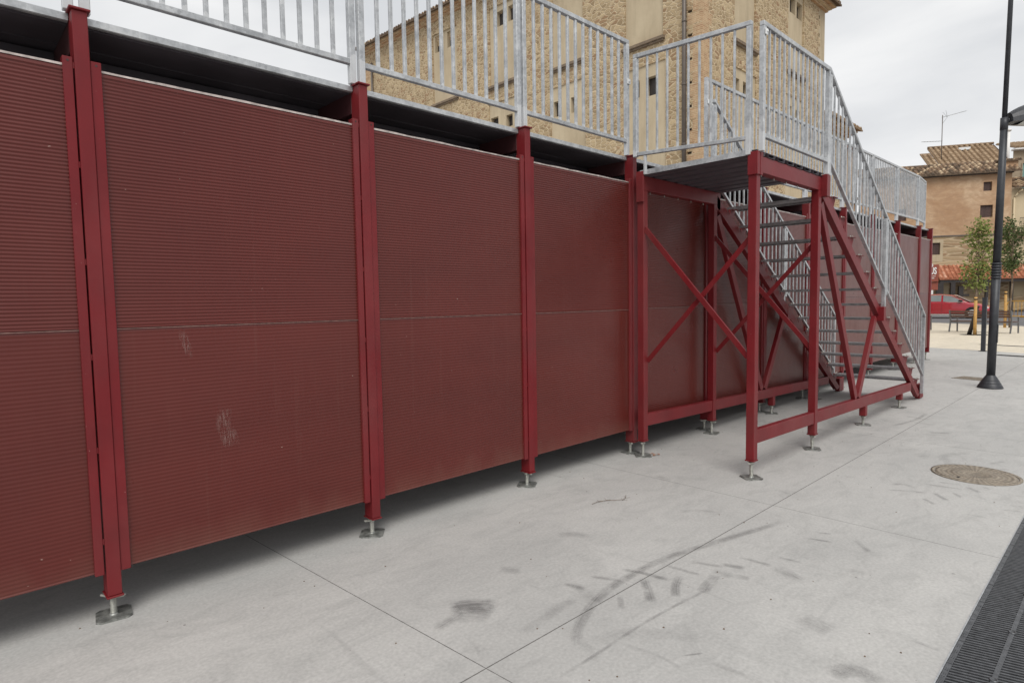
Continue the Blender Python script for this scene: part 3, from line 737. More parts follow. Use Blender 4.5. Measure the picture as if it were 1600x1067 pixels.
# diagonal cross bracing between inner and outer legs
for x in (XA, XB):
    b = MB(); b.bar(P(x - .012, YI - HW, 2.24), P(x - .012, YO + HW, 1.05), .006, .045, (1, 0, 0)); b.box(x - .012 - XA, x + .01 - XA, -.0, -.0, 0, 0) if False else None
    b.bar(P(x + .006, YI - HW, 2.262), P(x + .006, YO + HW, 1.072), .032, .005, (1, 0, 0)); b.build('cross_brace', M['red'], st)
    b = MB(); b.bar(P(x + .028, YI - HW, .95), P(x + .028, YO + HW, 2.08), .006, .045, (1, 0, 0)); b.build('cross_brace', M['red'], st)
sbox('landing_beam', XA - .03, XA + .03, YO + .037, YI - .037, 2.655, 2.742) if False else None

# landing deck: trapezoidal sheet, ribs across
b = MB(); x = XA - .03; prof = []
while x < XB + .07:
    prof += [(x, 2.750), (x + .125, 2.750), (x + .138, 2.780), (x + .190, 2.780)]; x += .203
y0, y1 = YO - .045, YI + .045
for i in range(len(prof) - 1):
    (a, za), (c, zc) = prof[i], prof[i + 1]
    b.face([P(a, y0, za), P(c, y0, zc), P(c, y1, zc), P(a, y1, za)]); b.face([P(a, y0, za + .003), P(a, y1, za + .003), P(c, y1, zc + .003), P(c, y0, zc + .003)])
    b.face([P(a, y0, za), P(a, y0, za + .003), P(c, y0, zc + .003), P(c, y0, zc)])
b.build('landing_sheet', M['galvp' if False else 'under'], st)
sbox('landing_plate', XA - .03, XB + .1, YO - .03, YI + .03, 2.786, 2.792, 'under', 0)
sbox('landing_edge_angle', XA - .045, XA - .038, YO + .02, YI - .0, 2.752, 2.80, 'galvp', .001)
b = MB(); x = XA + .13
while x < XB - .1:
    for y in (YI, YO): b.cyl(P(x, y, 2.59), P(x, y, 2.6124), .005, n=6)
    x += .105 if False else .26
b.build('bolts', M['zinc'], st)
# treads
for k in range(13):
    x = 6.99 + .298 * k + (.002 * k); z = 2.603 - .1905 * k
    t0 = x - .27; b = MB()
    b.box(t0 - XA, x - XA, YO + .04 - YI, YI - .04 - YI, z - .004, z)
    b.box(x - .004 - XA, x - XA, YO + .04 - YI, -.04, z - .026, z - .0045); b.box(t0 - XA, t0 + .004 - XA, YO + .04 - YI, -.04, z - .026, z - .0045)
    b.box(x - .016 - XA, x - .0045 - XA, YO + .04 - YI, -.04, z - .026, z - .022); b.box(t0 + .0045 - XA, t0 + .016 - XA, YO + .04 - YI, -.04, z - .026, z - .022)
    q = t0 + .045
    while q < x - .03: b.box(q - XA, q + .012 - XA, YO + .04 - YI, -.04, z + .0003, z + .0035); q += .045
    tr = b.build('tread', M['tread'], st)
    for y in (YI, YO):     # triangular bracket on the stringer
        s = 1 if y == YI else -1; g = MB()
        p = [(x - .18, z - .005), (x - .004, z - .005), (x - .012, z - .035), (x - .085, z - .15)]
        for yy in (y - .003, y + .003): g.face([P(a, yy, c) for a, c in (p if yy < y else p[::-1])])
        for i in range(4):
            a, c = p[i], p[(i + 1) % 4]; g.face([P(a[0], y - .003, a[1]), P(a[0], y + .003, a[1]), P(c[0], y + .003, c[1]), P(c[0], y - .003, c[1])])
        g.box(x - .13 - XA, x - .004 - XA, y - .028 - YI, y + .04 * (-s if s > 0 else 1) * 1 - YI, z - .011, z - .0052) if y == YO else g.box(x - .13 - XA, x - .004 - XA, y - .04 - YI, y + .028 - YI, z - .011, z - .0052)
        g.build('tread_bracket', M['red'], tr)
        g = MB()
        for dx in (.03, .1): g.cyl(P(x - dx, y, z - .016), P(x - dx, y, z + .012), .007, n=6); g.cyl(P(x - dx, y, z - .0045), P(x - dx, y, z), .015, n=10)
        g.build('bolt', M['zinc'], tr)
tag(st, 'red steel staircase with open grey treads and high landing on screw jacks', 'staircase')

# landing and stair railings
t = railing('guard_rail', 1.165, h=1.085, zb=.125, nb=9, bw=.009, slope=-.055, foot=(.12, .0))
t.location = (XA - .045, YI + .065, 2.815); t.rotation_euler = (0, 0, -math.pi / 2)
b = MB(); b.box(.115, .14, -.012, .012, -.06, .118); b.build('foot_stub', M['galv'], t, .002)
tag(t, 'galvanised railing closing the left side of the stair landing', 'railing')
t = railing('guard_rail', 1.525, h=1.045, zb=.115, nb=13, bw=.009, clamp=[(.0, .93, .045)])
t.location = (XA - .02, YO - .06, 2.775)
tag(t, 'galvanised railing on the front side of the stair landing', 'railing')
for y, nm in ((YO - .06, 'outer'), (YI + .06, 'inner')):
    sl = -.636
    for k, (x0, x1, z0) in enumerate(((6.575, 8.585, 2.80), (8.60, 10.60, 1.515))):
        L = x1 - x0
        t = railing('stair_railing', L, h=1.02, zb=.10, nb=15 if k == 0 else 14, slope=sl, drop=(.02, .12) if k == 0 else (-.06, .16), gm='galvp', bw=.009)
        t.location = (x0, y, z0)
        tag(t, 'sloping galvanised %s handrail along the %s flight of the stairs' % (nm, ('upper', 'lower')[k]), 'stair railing', 'sloping railings of the staircase')

# ------------------------------------------------------------------ wall with regions
def region_wall(name, W, H, regs, mats, parent, top=None, base=0.0):
    """front face at local y=0 facing -y, x 0..W, z base..H. regs: (x0,x1,z0,z1,depth,mat)"""
    xs = sorted(set([0, W] + [min(max(r[0], 0), W) for r in regs] + [min(max(r[1], 0), W) for r in regs]))
    zs = sorted(set([base, H] + [min(max(r[2], base), H) for r in regs] + [min(max(r[3], base), H) for r in regs]))
    D = {}; b = MB()
    for i in range(len(xs) - 1):
        for j in range(len(zs) - 1):
            cx, cz = (xs[i] + xs[i + 1]) / 2, (zs[j] + zs[j + 1]) / 2; d, mm = 0, 0
            for r in regs:
                if r[0] < cx < r[1] and r[2] < cz < r[3]: d, mm = r[4], r[5]
            D[i, j] = (d, mm)
            b.face([(xs[i], d, zs[j]), (xs[i + 1], d, zs[j]), (xs[i + 1], d, zs[j + 1]), (xs[i], d, zs[j + 1])], mm)
    for (i, j), (d, mm) in D.items():
        for di, dj in ((1, 0), (0, 1)):
            if (i + di, j + dj) in D:
                d2, m2 = D[i + di, j + dj]
                if abs(d2 - d) > 1e-6:
                    mt = mm if d < d2 else m2
                    if di: x = xs[i + 1]; b.face([(x, d, zs[j]), (x, d2, zs[j]), (x, d2, zs[j + 1]), (x, d, zs[j + 1])], mt)
                    else: z = zs[j + 1]; b.face([(xs[i], d, z), (xs[i + 1], d, z), (xs[i + 1], d2, z), (xs[i], d2, z)], mt)
    return b.build(name, mats, parent)
def child_at(o, loc, rz=0): o.location = loc; o.rotation_euler = (0, 0, rz); return o

def tile_roof(name, mat, parent, W, L, pitch_x=.24, step=.38, slope=.33, seed=1, amp=.09, tone=lambda r: r.random()):
    """local: x along eave, y up-slope (inwards), z rises by slope. y=0,z=0 at the eave"""
    r = random.Random(seed); b = MB(); b.col = []
    nx = int(W / pitch_x); ny = max(1, int(L / step))
    sec = [(-.5, 0), (-.32, .75), (0, 1), (.32, .75), (.5, 0)]
    for i in range(nx):
        for j in range(ny):
            x = (i + .5) * pitch_x + r.uniform(-.012, .012); y0 = j * step + r.uniform(-.03, .03); y1 = y0 + step + .05
            tn = tone(r); wd = pitch_x * .72; lift = .03
            for k in range(4):
                (u0, h0), (u1, h1) = sec[k], sec[k + 1]
                b.face([(x + u0 * wd * .9, y0, y0 * slope + h0 * amp + lift), (x + u1 * wd * .9, y0, y0 * slope + h1 * amp + lift), (x + u1 * wd, y1, y1 * slope + h1 * amp * .8), (x + u0 * wd, y1, y1 * slope + h0 * amp * .8)], 0, True); b.col.append(tn)
            b.face([(x - .5 * wd * .9, y0, y0 * slope + lift), (x - .32 * wd * .9, y0, y0 * slope + .75 * amp + lift), (x, y0, y0 * slope + amp + lift), (x + .32 * wd * .9, y0, y0 * slope + .75 * amp + lift), (x + .5 * wd * .9, y0, y0 * slope + lift)], 0); b.col.append(tn * .3)
    # pan layer
    for i in range(nx + 1):
        x = i * pitch_x; b.face([(max(0, x - pitch_x / 2), 0, .015), (min(W, x + pitch_x / 2), 0, .015), (min(W, x + pitch_x / 2), L, L * slope + .015), (max(0, x - pitch_x / 2), L, L * slope + .015)]); b.col.append(r.random() * .15)
    b.face([(0, 0, -.08), (0, L, L * slope - .08), (W, L, L * slope - .08), (W, 0, -.08)]); b.col.append(.1)
    b.face([(0, 0, -.08), (W, 0, -.08), (W, 0, .015), (0, 0, .015)]); b.col.append(.1)
    b.face([(0, 0, -.08), (0, 0, .015), (0, L, L * slope + .015), (0, L, L * slope - .08)]); b.col.append(.1)
    b.face([(W, 0, -.08), (W, L, L * slope - .08), (W, L, L * slope + .015), (W, 0, .015)]); b.col.append(.1)
    return b.build(name, mat, parent)

# ------------------------------------------------------------------ large stone building
BX, BY = 22.0, 8.62
sb = empty('stone_building', (BX, BY, 0))
tag(sb, 'tall rubble stone building with plastered window bays and brick corners', 'building')
SM = [M['stone'], M['plaster'], M['brick'], M['dark_window']]
# left facade: runs along +Y from the corner; local x = 0 at far end, increases towards the corner
YE = 33.3; WL = YE - BY; HL = 17.3
def L2(Y): return YE - Y
regs = []; wins = []; ledges = []
def bay(Ya, Yb, zup0, lowtop, w_up, w_lo, zl):
    regs.append((L2(Ya), L2(Yb), zl, 17.2, .07, 1))
    regs.append((L2(Ya) - .12, L2(Yb) + .12, 4, lowtop, .05, 1))
    for (a, c, z0, z1) in w_up + w_lo: regs.append((L2(a), L2(c), z0, z1, .32, 3)); wins.append((L2(a), L2(c), z0, z1))
    ledges.append((L2(Ya) - .1, L2(Yb) + .1, zl))
bay(25.75, 23.5, 13.1, 6, [(25.57, 24.88, 15.96, 16.88), (24.43, 23.88, 15.93, 16.8)], [], 13.05)
bay(20.8, 18.88, 12.8, 11.9, [(20.25, 19.75, 15.7, 16.45), (19.4, 18.95, 15.7, 16.45)], [(20.83, 20.25, 10.55, 11.2), (19.65, 19.18, 10.5, 11.1)], 12.8)
bay(16.37, 14.5, 12.5, 11.6, [(16.2, 15.7, 15.6, 16.3), (15.1, 14.6, 15.6, 16.3)], [(16.35, 15.9, 10.25, 10.96), (15.27, 14.95, 10.2, 10.91)], 12.48)
bay(12.2, 10.34, 12.2, 11.2, [(12.0, 11.5, 15.6, 16.3), (11.0, 10.5, 15.6, 16.3)], [(11.82, 11.5, 10.0, 10.7), (11.16, 10.6, 9.93, 10.7)], 12.15)
# toothed brick quoins
z = 0.0; k = 0
while z < HL:
    regs.append((WL - (.62 if k % 2 else .38), WL + .01, z, z + .42, -.0, 2)); regs.append((-.01, .9 if k % 2 else .6, z, z + .45, -.0, 2))
    if k % 2 == 0: regs.append((WL - .62, WL - .42, z + .02, z + .12, .1, 3))
    z += .45; k += 1
wl = region_wall('wall', WL, HL, regs, SM, sb); child_at(wl, (0, YE - BY, 0), -math.pi / 2)
for (a, c, zl) in ledges:
    b = MB(); b.box(a, c, -.16, .06, zl - .14, zl - .03); b.box(a + .04, c - .04, -.09, .06, zl - .22, zl - .142); o = b.build('ledge', M['ledge'], wl)
for (a, c, z0, z1) in wins:
    b = MB(); b.box(a + .01, c - .01, .27, .30, z0 + .01, z1 - .01); b.box((a + c) / 2 - .02, (a + c) / 2 + .02, .25, .268, z0 + .01, z1 - .01); o = b.build('window', M['dark_window'], wl)
# right facade along +X
regs = []; wins = []; ledges = []; WR = 34.7 - BX; HR = 16.9; ks = 1.025
def R2(X): return X * ks - BX
def RZ(z): return 1.57 + (z - 1.57) * ks
for (a, c, zl, lt) in ((24.05, 25.95, 11.95, 10.9), (29.3, 31.15, 12.05, 10.95)):
    regs.append((R2(a), R2(c), RZ(zl), 16.8, .07, 1)); regs.append((R2(a) - .1, R2(c) + .1, 4, RZ(lt), .05, 1)); ledges.append((R2(a), R2(c), RZ(zl)))
for (a, c, z0, z1) in ((24.08, 24.6, 9.95, 10.5), (24.94, 25.47, 9.95, 10.5), (29.62, 30.25, 14.75, 15.5), (30.42, 31.05, 14.7, 15.45), (29.44, 29.95, 10.0, 10.5), (30.42, 30.95, 10.0, 10.45), (24.2, 24.75, 14.8, 15.5), (25.1, 25.65, 14.8, 15.5)):
    regs.append((R2(a), R2(c), RZ(z0), RZ(z1), .32, 3)); wins.append((R2(a), R2(c), RZ(z0), RZ(z1)))
z = 0.0; k = 0
while z < HR:
    regs.append((-.01, .75 if k % 2 else .5, z, z + .45, 0, 2)); regs.append((WR - (.85 if k % 2 else .6), WR + .01, z, z + .45, 0, 1))
    if k % 2: regs.append((WR - .85, WR - .70, z + .02, z + .2, .1, 3))
    z += .45; k += 1
wr = region_wall('wall', WR, HR, regs, SM, sb); child_at(wr, (.003, 0, 0))
for (a, c, zl) in ledges:
    b = MB(); b.box(a - .1, c + .1, -.16, .06, zl - .14, zl - .03); b.box(a - .04, c + .04, -.09, .06, zl - .22, zl - .142); b.build('ledge', M['ledge'], wr)
for (a, c, z0, z1) in wins:
    b = MB(); b.box(a + .01, c - .01, .27, .30, z0 + .01, z1 - .01); b.box((a + c) / 2 - .02, (a + c) / 2 + .02, .25, .268, z0 + .01, z1 - .01); b.build('window', M['dark_window'], wr)
# remaining sides
b = MB(); b.box(WR - .01, WR, .01, YE - BY - .01, 0, HR); b.box(.34, WR - .02, YE - BY - .02, YE - BY - .01, 0, HR); b.box(.34, WR - .4, .36, WL - .4, HR - .6, HR - .5); b.build('rear_wall', M['stone'], sb)
# cornice: stepped courses, slight rise to the far end of the left facade
def ez(Y): return 16.95 + (Y - BY) * .045
for k, (ov, dz, th) in enumerate(((.12, -.02, .12), (.26, .10, .10), (.42, .20, .12))):
    b = MB(); y0, y1 = BY - .0, YE + .1
    b.hexa([(-ov, y0 - BY, ez(y0) + dz), (.3, y0 - BY, ez(y0) + dz), (.3, y1 - BY, ez(y1) + dz), (-ov, y1 - BY, ez(y1) + dz), (-ov, y0 - BY, ez(y0) + dz + th - .003), (.3, y0 - BY, ez(y0) + dz + th - .003), (.3, y1 - BY, ez(y1) + dz + th - .003), (-ov, y1 - BY, ez(y1) + dz + th - .003)])
    b.build('cornice', M['brick'], sb)
    b = MB(); b.box(.0, WR + ov, -ov, .3, HR - .55 + dz, HR - .55 + dz + th - .003); b.build('cornice', M['brick'], sb)
b = MB(); b.hexa([(-.02, 0, 16.3), (.3, 0, 16.3), (.3, YE - BY, 16.3), (-.0, YE - BY, 17.28), (-.02, 0, ez(BY)), (.3, 0, ez(BY)), (.3, YE - BY, ez(YE)), (-.02, YE - BY, ez(YE))]); b.build('wall_head', M['stone'], sb)
o = tile_roof('roof', M['tile_old'], sb, YE - BY + .3, 7, .27, .4, .28, 3, .11); o.location = (-.62, YE - BY + .2, ez(YE) + .33); o.rotation_euler = (R(0), .045, -math.pi / 2)
# align along the rising eave
o.rotation_euler = (0, 0, -math.pi / 2); mt = Matrix.Translation((-.62, YE - BY + .2, ez(YE) + .32)) @ Matrix.Rotation(-math.pi / 2, 4, 'Z') @ Matrix.Rotation(.045, 4, 'Y')
o.matrix_local = mt
o = tile_roof('roof', M['tile_old'], sb, WR + .6, 7, .27, .4, .28, 4, .11); o.location = (0, -.62, HR - .22)
b = MB(); b.cyl((-.09, 9.33 - BY, 5), (-.09, 9.33 - BY, 16.9), .085, n=12)
for z in (7.6, 9.9, 12.3, 14.8): b.cyl((-.09, 9.33 - BY, z), (-.09, 9.33 - BY, z + .06), .10, n=12)
b.build('drainpipe', M['pipe_brown'], sb)
b = MB(); b.cyl((-.09, 32.3 - BY, 12), (-.09, 32.3 - BY, 17.3), .07, n=10); b.build('drainpipe', M['pipe_brown'], sb)

# lower annex behind the stair rails
an = empty('tiled_annex', (34.75, 8.9, 0)); tag(an, 'lower wing of the stone building with layered brick and tile eaves', 'building')
AW = 4.5; AH = 10.75
w1 = region_wall('wall', AW, AH, [(.5, 1.1, 8.2, 9.3, .2, 3), (1.8, 2.3, 8.2, 9.3, .2, 3), (3.1, 3.6, 8.2, 9.3, .2, 3), (4.5, 4.9, 8.2, 9.3, .2, 3)], SM, an)
b = MB(); b.box(AW - .01, AW, .01, 6, 0, AH); b.build('side_wall', M['stone'], an)
for k, ov in enumerate((.15, .3, .45)):
    b = MB(); b.box(.02, AW + ov, -ov, .2, AH - .02 + k * .13, AH + .1 + k * .13); b.build('cornice', M['brick'], an)
o = tile_roof('roof', M['tile_tan'], an, AW + .7, 5, .26, .4, .26, 8, .11); o.location = (0, -.65, AH + .4)
o = tile_roof('lower_roof', M['tile_orange'], an, 1.5, 3, .26, .4, .26, 9, .11); o.location = (AW + .02, -.3, 10.2)
b = MB(); b.box(AW + .02, AW + 1.4, .02, 3, 0, 10.12); b.build('lean_to_wall', M['brick'], an)

# ------------------------------------------------------------------ tan house beyond the road
HP = (68.1, 7.4); HZ = R(-60)
hs_ = empty('tan_house', (HP[0], HP[1], 0), HZ); tag(hs_, 'tan brick and stone house with small brown shuttered windows and weathered tiles', 'house')
HM = [M['brick_house'], m_stone('house_stone', (.24, .165, .095, 1), (.50, .37, .23, 1), (.54, .43, .29, 1), 1.7), M['plaster'], M['dark_window'], M['cream']]
x0 = -9.2; sx_ = lambda s: s - x0
regs = [(0, 20, 0, 6.75, 0.0, 1), (sx_(-3.6), sx_(-2.3), 4.5, 6.5, .0, 2), (0, 20, 0, 1.35, 0, 1), (sx_(-1.1), sx_(2.7), 1.4, 3.0, 0, 1), (sx_(-2.2), sx_(-1.75), 0, 2.9, 0, 4)]
hw = [(.67, 1.32, 10.63, 11.42), (.48, 1.44, 8.3, 9.38), (-3.4, -2.52, 5.12, 6.2), (-6.2, -5.3, 5.1, 6.2), (-6.2, -5.3, 8.3, 9.4)]
for a, c, z0, z1 in hw: regs.append((sx_(a), sx_(c), z0, z1, .25, 3))
w2 = region_wall('wall', 2.8 - x0, 12.1, regs, HM, hs_); w2.location = (x0, 0, 0)
for a, c, z0, z1 in hw:
    b = MB(); b.box(a + .03, c - .03, .18, .22, z0 + .02, z1 - .02); b.box((a + c) / 2 - .02, (a + c) / 2 + .02, .165, .179, z0 + .02, z1 - .02)
    for q in range(6): b.box(a + .05, (a + c) / 2 - .03, .17, .179, z0 + .08 + q * (z1 - z0) / 6.5, z0 + .11 + q * (z1 - z0) / 6.5); b.box((a + c) / 2 + .03, c - .05, .17, .179, z0 + .08 + q * (z1 - z0) / 6.5, z0 + .11 + q * (z1 - z0) / 6.5)
    b.build('window_shutter', M['shutter'], hs_)
b = MB(); b.box(2.79, 2.8, .01, 9, 0, 12.1); b.build('side_wall', HM[0], hs_)
b = MB(); b.box(x0, 2.8, -.06, .0, 6.72, 6.83); b.build('cable_ledge', M['pipe_brown'], hs_)
b = MB(); b.box(x0, 2.85, -.2, .1, 12.08, 12.2); b.build('cornice', M['pipe_brown'], hs_)
old = lambda r: min(1, max(0, r.random() ** 1.3 + (.4 if r.random() < .16 else 0)))
o = tile_roof('roof', M['tile_old'], hs_, 12.6, 2.5, .38, .36, .56, 5, .17, old); o.location = (x0 - .1, -.55, 12.2)
# higher roof set back
tan = lambda r: .3 + .5 * r.random()
o = tile_roof('upper_roof', M['tile_tan'], hs_, 5.5, 3.6, .43, .6, .68, 6, .26, tan); o.location = (-2.0, 1.9, 13.35)
b = MB(); b.box(-1.9, 3.4, 2.1, 8, 12, 13.3); b.build('upper_wall', HM[0], hs_)
o = tile_roof('upper_roof', M['tile_tan'], hs_, .86, 2.8, .43, .6, .68, 11, .26, tan); o.location = (-2.9, 1.9, 13.3)
b = MB(); b.cyl((-2.0, 5.45, 15.88), (3.5, 5.45, 15.88), .12, n=10); b.build('ridge', M['tile_tan'], hs_)
b = MB(); b.box(.3, 1.25, 4.45, 4.65, 15.25, 15.5); b.build('skylight', M['white'], hs_)
b = MB(); b.cyl((3.75, 3.2, 12.6), (3.75, 3.2, 16.4), .13, n=10); b.cyl((3.75, 3.2, 16.4), (3.75, 3.2, 16.6), .2, n=10); b.build('flue_pipe', M['sign_white'], hs_)
b = MB(); b.box(2.2, 3.3, .2, 1.4, 12.3, 13.2); ch = b.build('chimney', HM[0], hs_)
o = tile_roof('chimney_roof', M['tile_old'], ch, 1.5, 1.4, .3, .4, .2, 12, .12); o.location = (2.0, 0, 13.2)
# tv antenna
an2 = empty('tv_antenna', (HP[0] + 1.7, HP[1] + 2.9, 0)); 
b = MB(); b.cyl((0, 0, 13.2), (0, 0, 18.3), .035, n=8); b.build('mast', M['pipe_brown'], an2)
for (z, L, dz, n, sg) in ((18.1, 2.2, .55, 9, 1), (15.9, 1.9, -.05, 7, -1)):
    b = MB(); d = Vector((.72 * sg, -.69 * sg, 0)); p0 = Vector((0, 0, z)) ; p1 = p0 + d * L + Vector((0, 0, dz)); b.cyl(p0, p1, .02, n=6)
    for k in range(n):
        q = p0 + (p1 - p0) * (k + .5) / n; s = Vector((.69, .72, .15)); b.cyl(q - s * .3, q + s * .3, .009, n=5)
    if sg > 0:
        for s in ((.2, .2, .55), (-.1, -.1, .6), (.2, .2, -.5)): b.cyl(p0 + d * .45, p0 + d * .2 + Vector(s), .012, n=5)
    b.build('aerial', M['plate'], an2)
tag(an2, 'thin tv antenna with two aerials on the tan house roof', 'antenna')

# porch in front of the house
pr = empty('tiled_porch', (HP[0], HP[1], 0), HZ); tag(pr, 'porch with orange roman tiles on dark timber posts and beam', 'porch')
o = tile_roof('roof', M['tile_orange'], pr, 12.5, 1.5, .34, .36, .82, 14, .14); o.location = (-3.0, -1.5, 2.86)
b = MB(); b.box(-2.95, 8.8, -1.42, -1.27, 2.52, 2.80); b.build('beam', M['timber_dark'], pr)
for (a, c) in ((-3.2, -2.65), (-2.1, -1.75), (.55, .75), (2.4, 2.6), (4.6, 4.8)):
    b = MB(); b.box(a, c, -1.44, -1.2, 0, 2.519); b.build('post', M['timber_dark'], pr)
b = MB(); b.box(-3.1, 8.8, -.05, -.01, 0, 1.25); b.build('plinth', HM[1], pr)
b = MB(); b.box(-1.35, -1.0, -1.1, -.8, .0, 2.2); b.box(-1.0, -.55, -1.1, -.8, 1.3, 1.5); b.box(-.85, -.35, -1.1, -.8, .0, .7); b.build('stacked_awning', M['timber_dark'], pr)
for z in (2.0,):
    b = MB()
    for k in range(13): b.box(-2.9 + k * .95, -2.8 + k * .95, -1.26, -.05, 2.6, 2.7)
    b.build('rafters', M['timber_dark'], pr)
# sign
sg = empty('hanging_sign', (HP[0], HP[1], 0), HZ)
tag(sg, 'red brown sign with white capital letters at the end of the ribbed wall', 'sign')
b = MB(); b.box(-5.4, -3.52, -2.75, -2.68, 2.62, 4.12); b.build('board', M['sign_red'], sg, .02)
def text(body, size, loc, mat, parent, name):
    cu = bpy.data.curves.new(name, 'FONT'); cu.body = body; cu.size = size; cu.extrude = .01; cu.offset = size * .03
    o = bpy.data.objects.new(name, cu); C.objects.link(o); dg = bpy.context.evaluated_depsgraph_get()
    me = bpy.data.meshes.new_from_object(o.evaluated_get(dg)); bpy.data.objects.remove(o); me.materials.append(mat)
    q = bpy.data.objects.new(name, me); C.objects.link(q); q.parent = parent; q.location = loc; q.rotation_euler = (math.pi / 2, 0, 0); return q
q = text('US', .82, (-4.20, -2.765, 3.29), M['sign_white'], sg, 'lettering'); q.scale = (.54, 1, 1)
q = text('8', .36, (-4.14, -2.765, 3.93), M['sign_white'], sg, 'emblem')
b = MB(); b.box(-5.3, -3.85, -2.765, -2.751, 2.90, 2.95); b.box(-5.3, -3.75, -2.765, -2.751, 3.08, 3.12); b.build('stripe', M['sign_white'], sg)
b = MB(); b.box(-5.6, -3.5, -2.6, -2.4, 1.9, 2.6); b.build('valance', M['sign_red'], sg)
b = MB(); b.box(-4.6, -3.85, -2.6, -2.5, .1, 1.88); b.build('white_panel', M['sign_white'], sg)

# cream house at the right edge, and the block behind
h2 = empty('cream_house', (HP[0], HP[1], 0), HZ); tag(h2, 'cream rendered house with iron balcony and downpipe at the right edge', 'house')
regs = [(.6, 2.0, 4.9 + 2.0, 9.6, .2, 3)]
w3 = region_wall('wall', 9, 10.7, [(1.1, 2.3, 7.0, 9.3, .2, 3), (4.3, 5.5, 7, 9.3, .2, 3), (1.0, 2.4, 0, 2.4, .2, 3)], [M['cream']] * 3 + [M['cream']], h2); w3.location = (2.83, .12, 0)
b = MB(); b.box(4.0, 5.1, .28, .30, 7.02, 9.28); b.build('balcony_door', M['cream'], h2)
o = tile_roof('roof', M['tile_old'], h2, 9.2, 4, .36, .42, .36, 21, .15, old); o.location = (2.9, -.4, 10.75)
b = MB(); b.cyl((3.02, 0, .3), (3.02, 0, 9.9), .07, n=10); b.tube([(3.02, 0, 9.9), (3.25, -.05, 10.3), (3.5, -.3, 10.55)], .07); b.build('downpipe', M['cream'], h2)
b = MB(); b.box(3.15, 6.3, -.75, .1, 6.75, 6.93); b.box(3.25, 6.2, -.6, .1, 6.62, 6.748); bal = b.build('balcony', M['grey_render'], h2)
b = MB(); b.bar((3.2, -.7, 8.05), (6.25, -.7, 8.05), .04, .04); b.bar((3.2, -.7, 8.05), (3.2, .1, 8.05), .04, .04); b.bar((3.2, -.7, 7.02), (6.25, -.7, 7.02), .03, .03)
x = 3.2
while x < 6.25: b.bar((x, -.7, 6.94), (x, -.7, 8.04), .022, .022); b.cyl((x, -.7, 7.48), (x, -.7, 7.56), .03, n=6); x += .14
b.build('railing', M['dark_metal'], bal)
h3 = empty('rear_block', (HP[0], HP[1], 0), HZ); tag(h3, 'brownish block with teal glazed windows behind the cream house', 'building')
w4 = region_wall('wall', 9, 15.1, [(.75, 1.9, 11.2, 13.9, .12, 3), (2.4, 4.4, 11.2, 13.9, .12, 3)], [M['grey_render']] * 3 + [M['teal']], h3); w4.location = (5.35, 6.0, 0)
for a in (6.05, 7.7):
    b = MB(); b.box(a, a + .08, 5.93, 5.99, 11.2, 13.9); b.build('window_frame', M['grey_render'], h3)
b = MB(); b.box(5.3, 14, 5.5, 6.3, 15.15, 15.3); b.build('fascia', M['sign_white'], h3)
o = tile_roof('roof', M['tile_tan'], h3, 9.0, 4, .4, .5, .3, 31, .16, tan); o.location = (5.3, 5.5, 15.35)
# plain neighbours to the left hidden mostly by the stand, closing the square
nb = empty('brick_house', (HP[0], HP[1], 0), HZ); tag(nb, 'plain brick house left of the tan house, mostly hidden by the stand', 'house')
w5 = region_wall('wall', 10, 10.5, [(2, 3, 3, 4.4, .2, 3), (6, 7, 3, 4.4, .2, 3), (2, 3, 6.5, 7.9, .2, 3), (6, 7, 6.5, 7.9, .2, 3)], HM, nb); w5.location = (-19.3, .3, 0)
o = tile_roof('roof', M['tile_old'], nb, 10.2, 4, .4, .5, .33, 41, .15, old); o.location = (-19.4, -.2, 10.5)

# ------------------------------------------------------------------ street lamp
lp = empty('street_lamp', (12.594, -1.813, 0)); lp.rotation_euler = (R(.65), R(.68), 0)
b = MB(); b.lathe([(.172, 0), (.178, .010), (.171, .026), (.150, .065), (.120, .12), (.090, .175), (.069, .205), (.063, .215)], n=32)
for r_, z in ((.163, .042), (.141, .085), (.115, .13)): b.lathe([(r_, z - .006), (r_ + .006, z), (r_ - .004, z + .006)], n=32)
b.build('base_cone', M['dark_metal'], lp)
b = MB(); b.cyl((0, 0, .21), (0, 0, 2.02), .0615, .0615, 24); b.build('lower_pole', M['dark_metal'], lp)
b = MB()
for k in range(6): b.lathe([(.0615, 1.80 + k * .045), (.071, 1.803 + k * .045), (.071, 1.827 + k * .045), (.0615, 1.83 + k * .045)], n=24)
b.build('collar_rings', M['dark_metal'], lp)
b = MB(); b.cyl((0, 0, 2.02), (0, 0, 4.36), .056, .050, 24); b.cyl((0, 0, 4.361), (0, 0, 8.6), .036, .030, 24); b.build('upper_pole', M['dark_metal'], lp)
b = MB(); b.cyl((0, 0, 4.18), (0, 0, 4.37), .054, n=20); b.tube([(.02, -.02, 4.33), (.09, -.085, 4.33)], .04, 10); ab = b.build('arm_clamp', M['dark_metal'], lp)
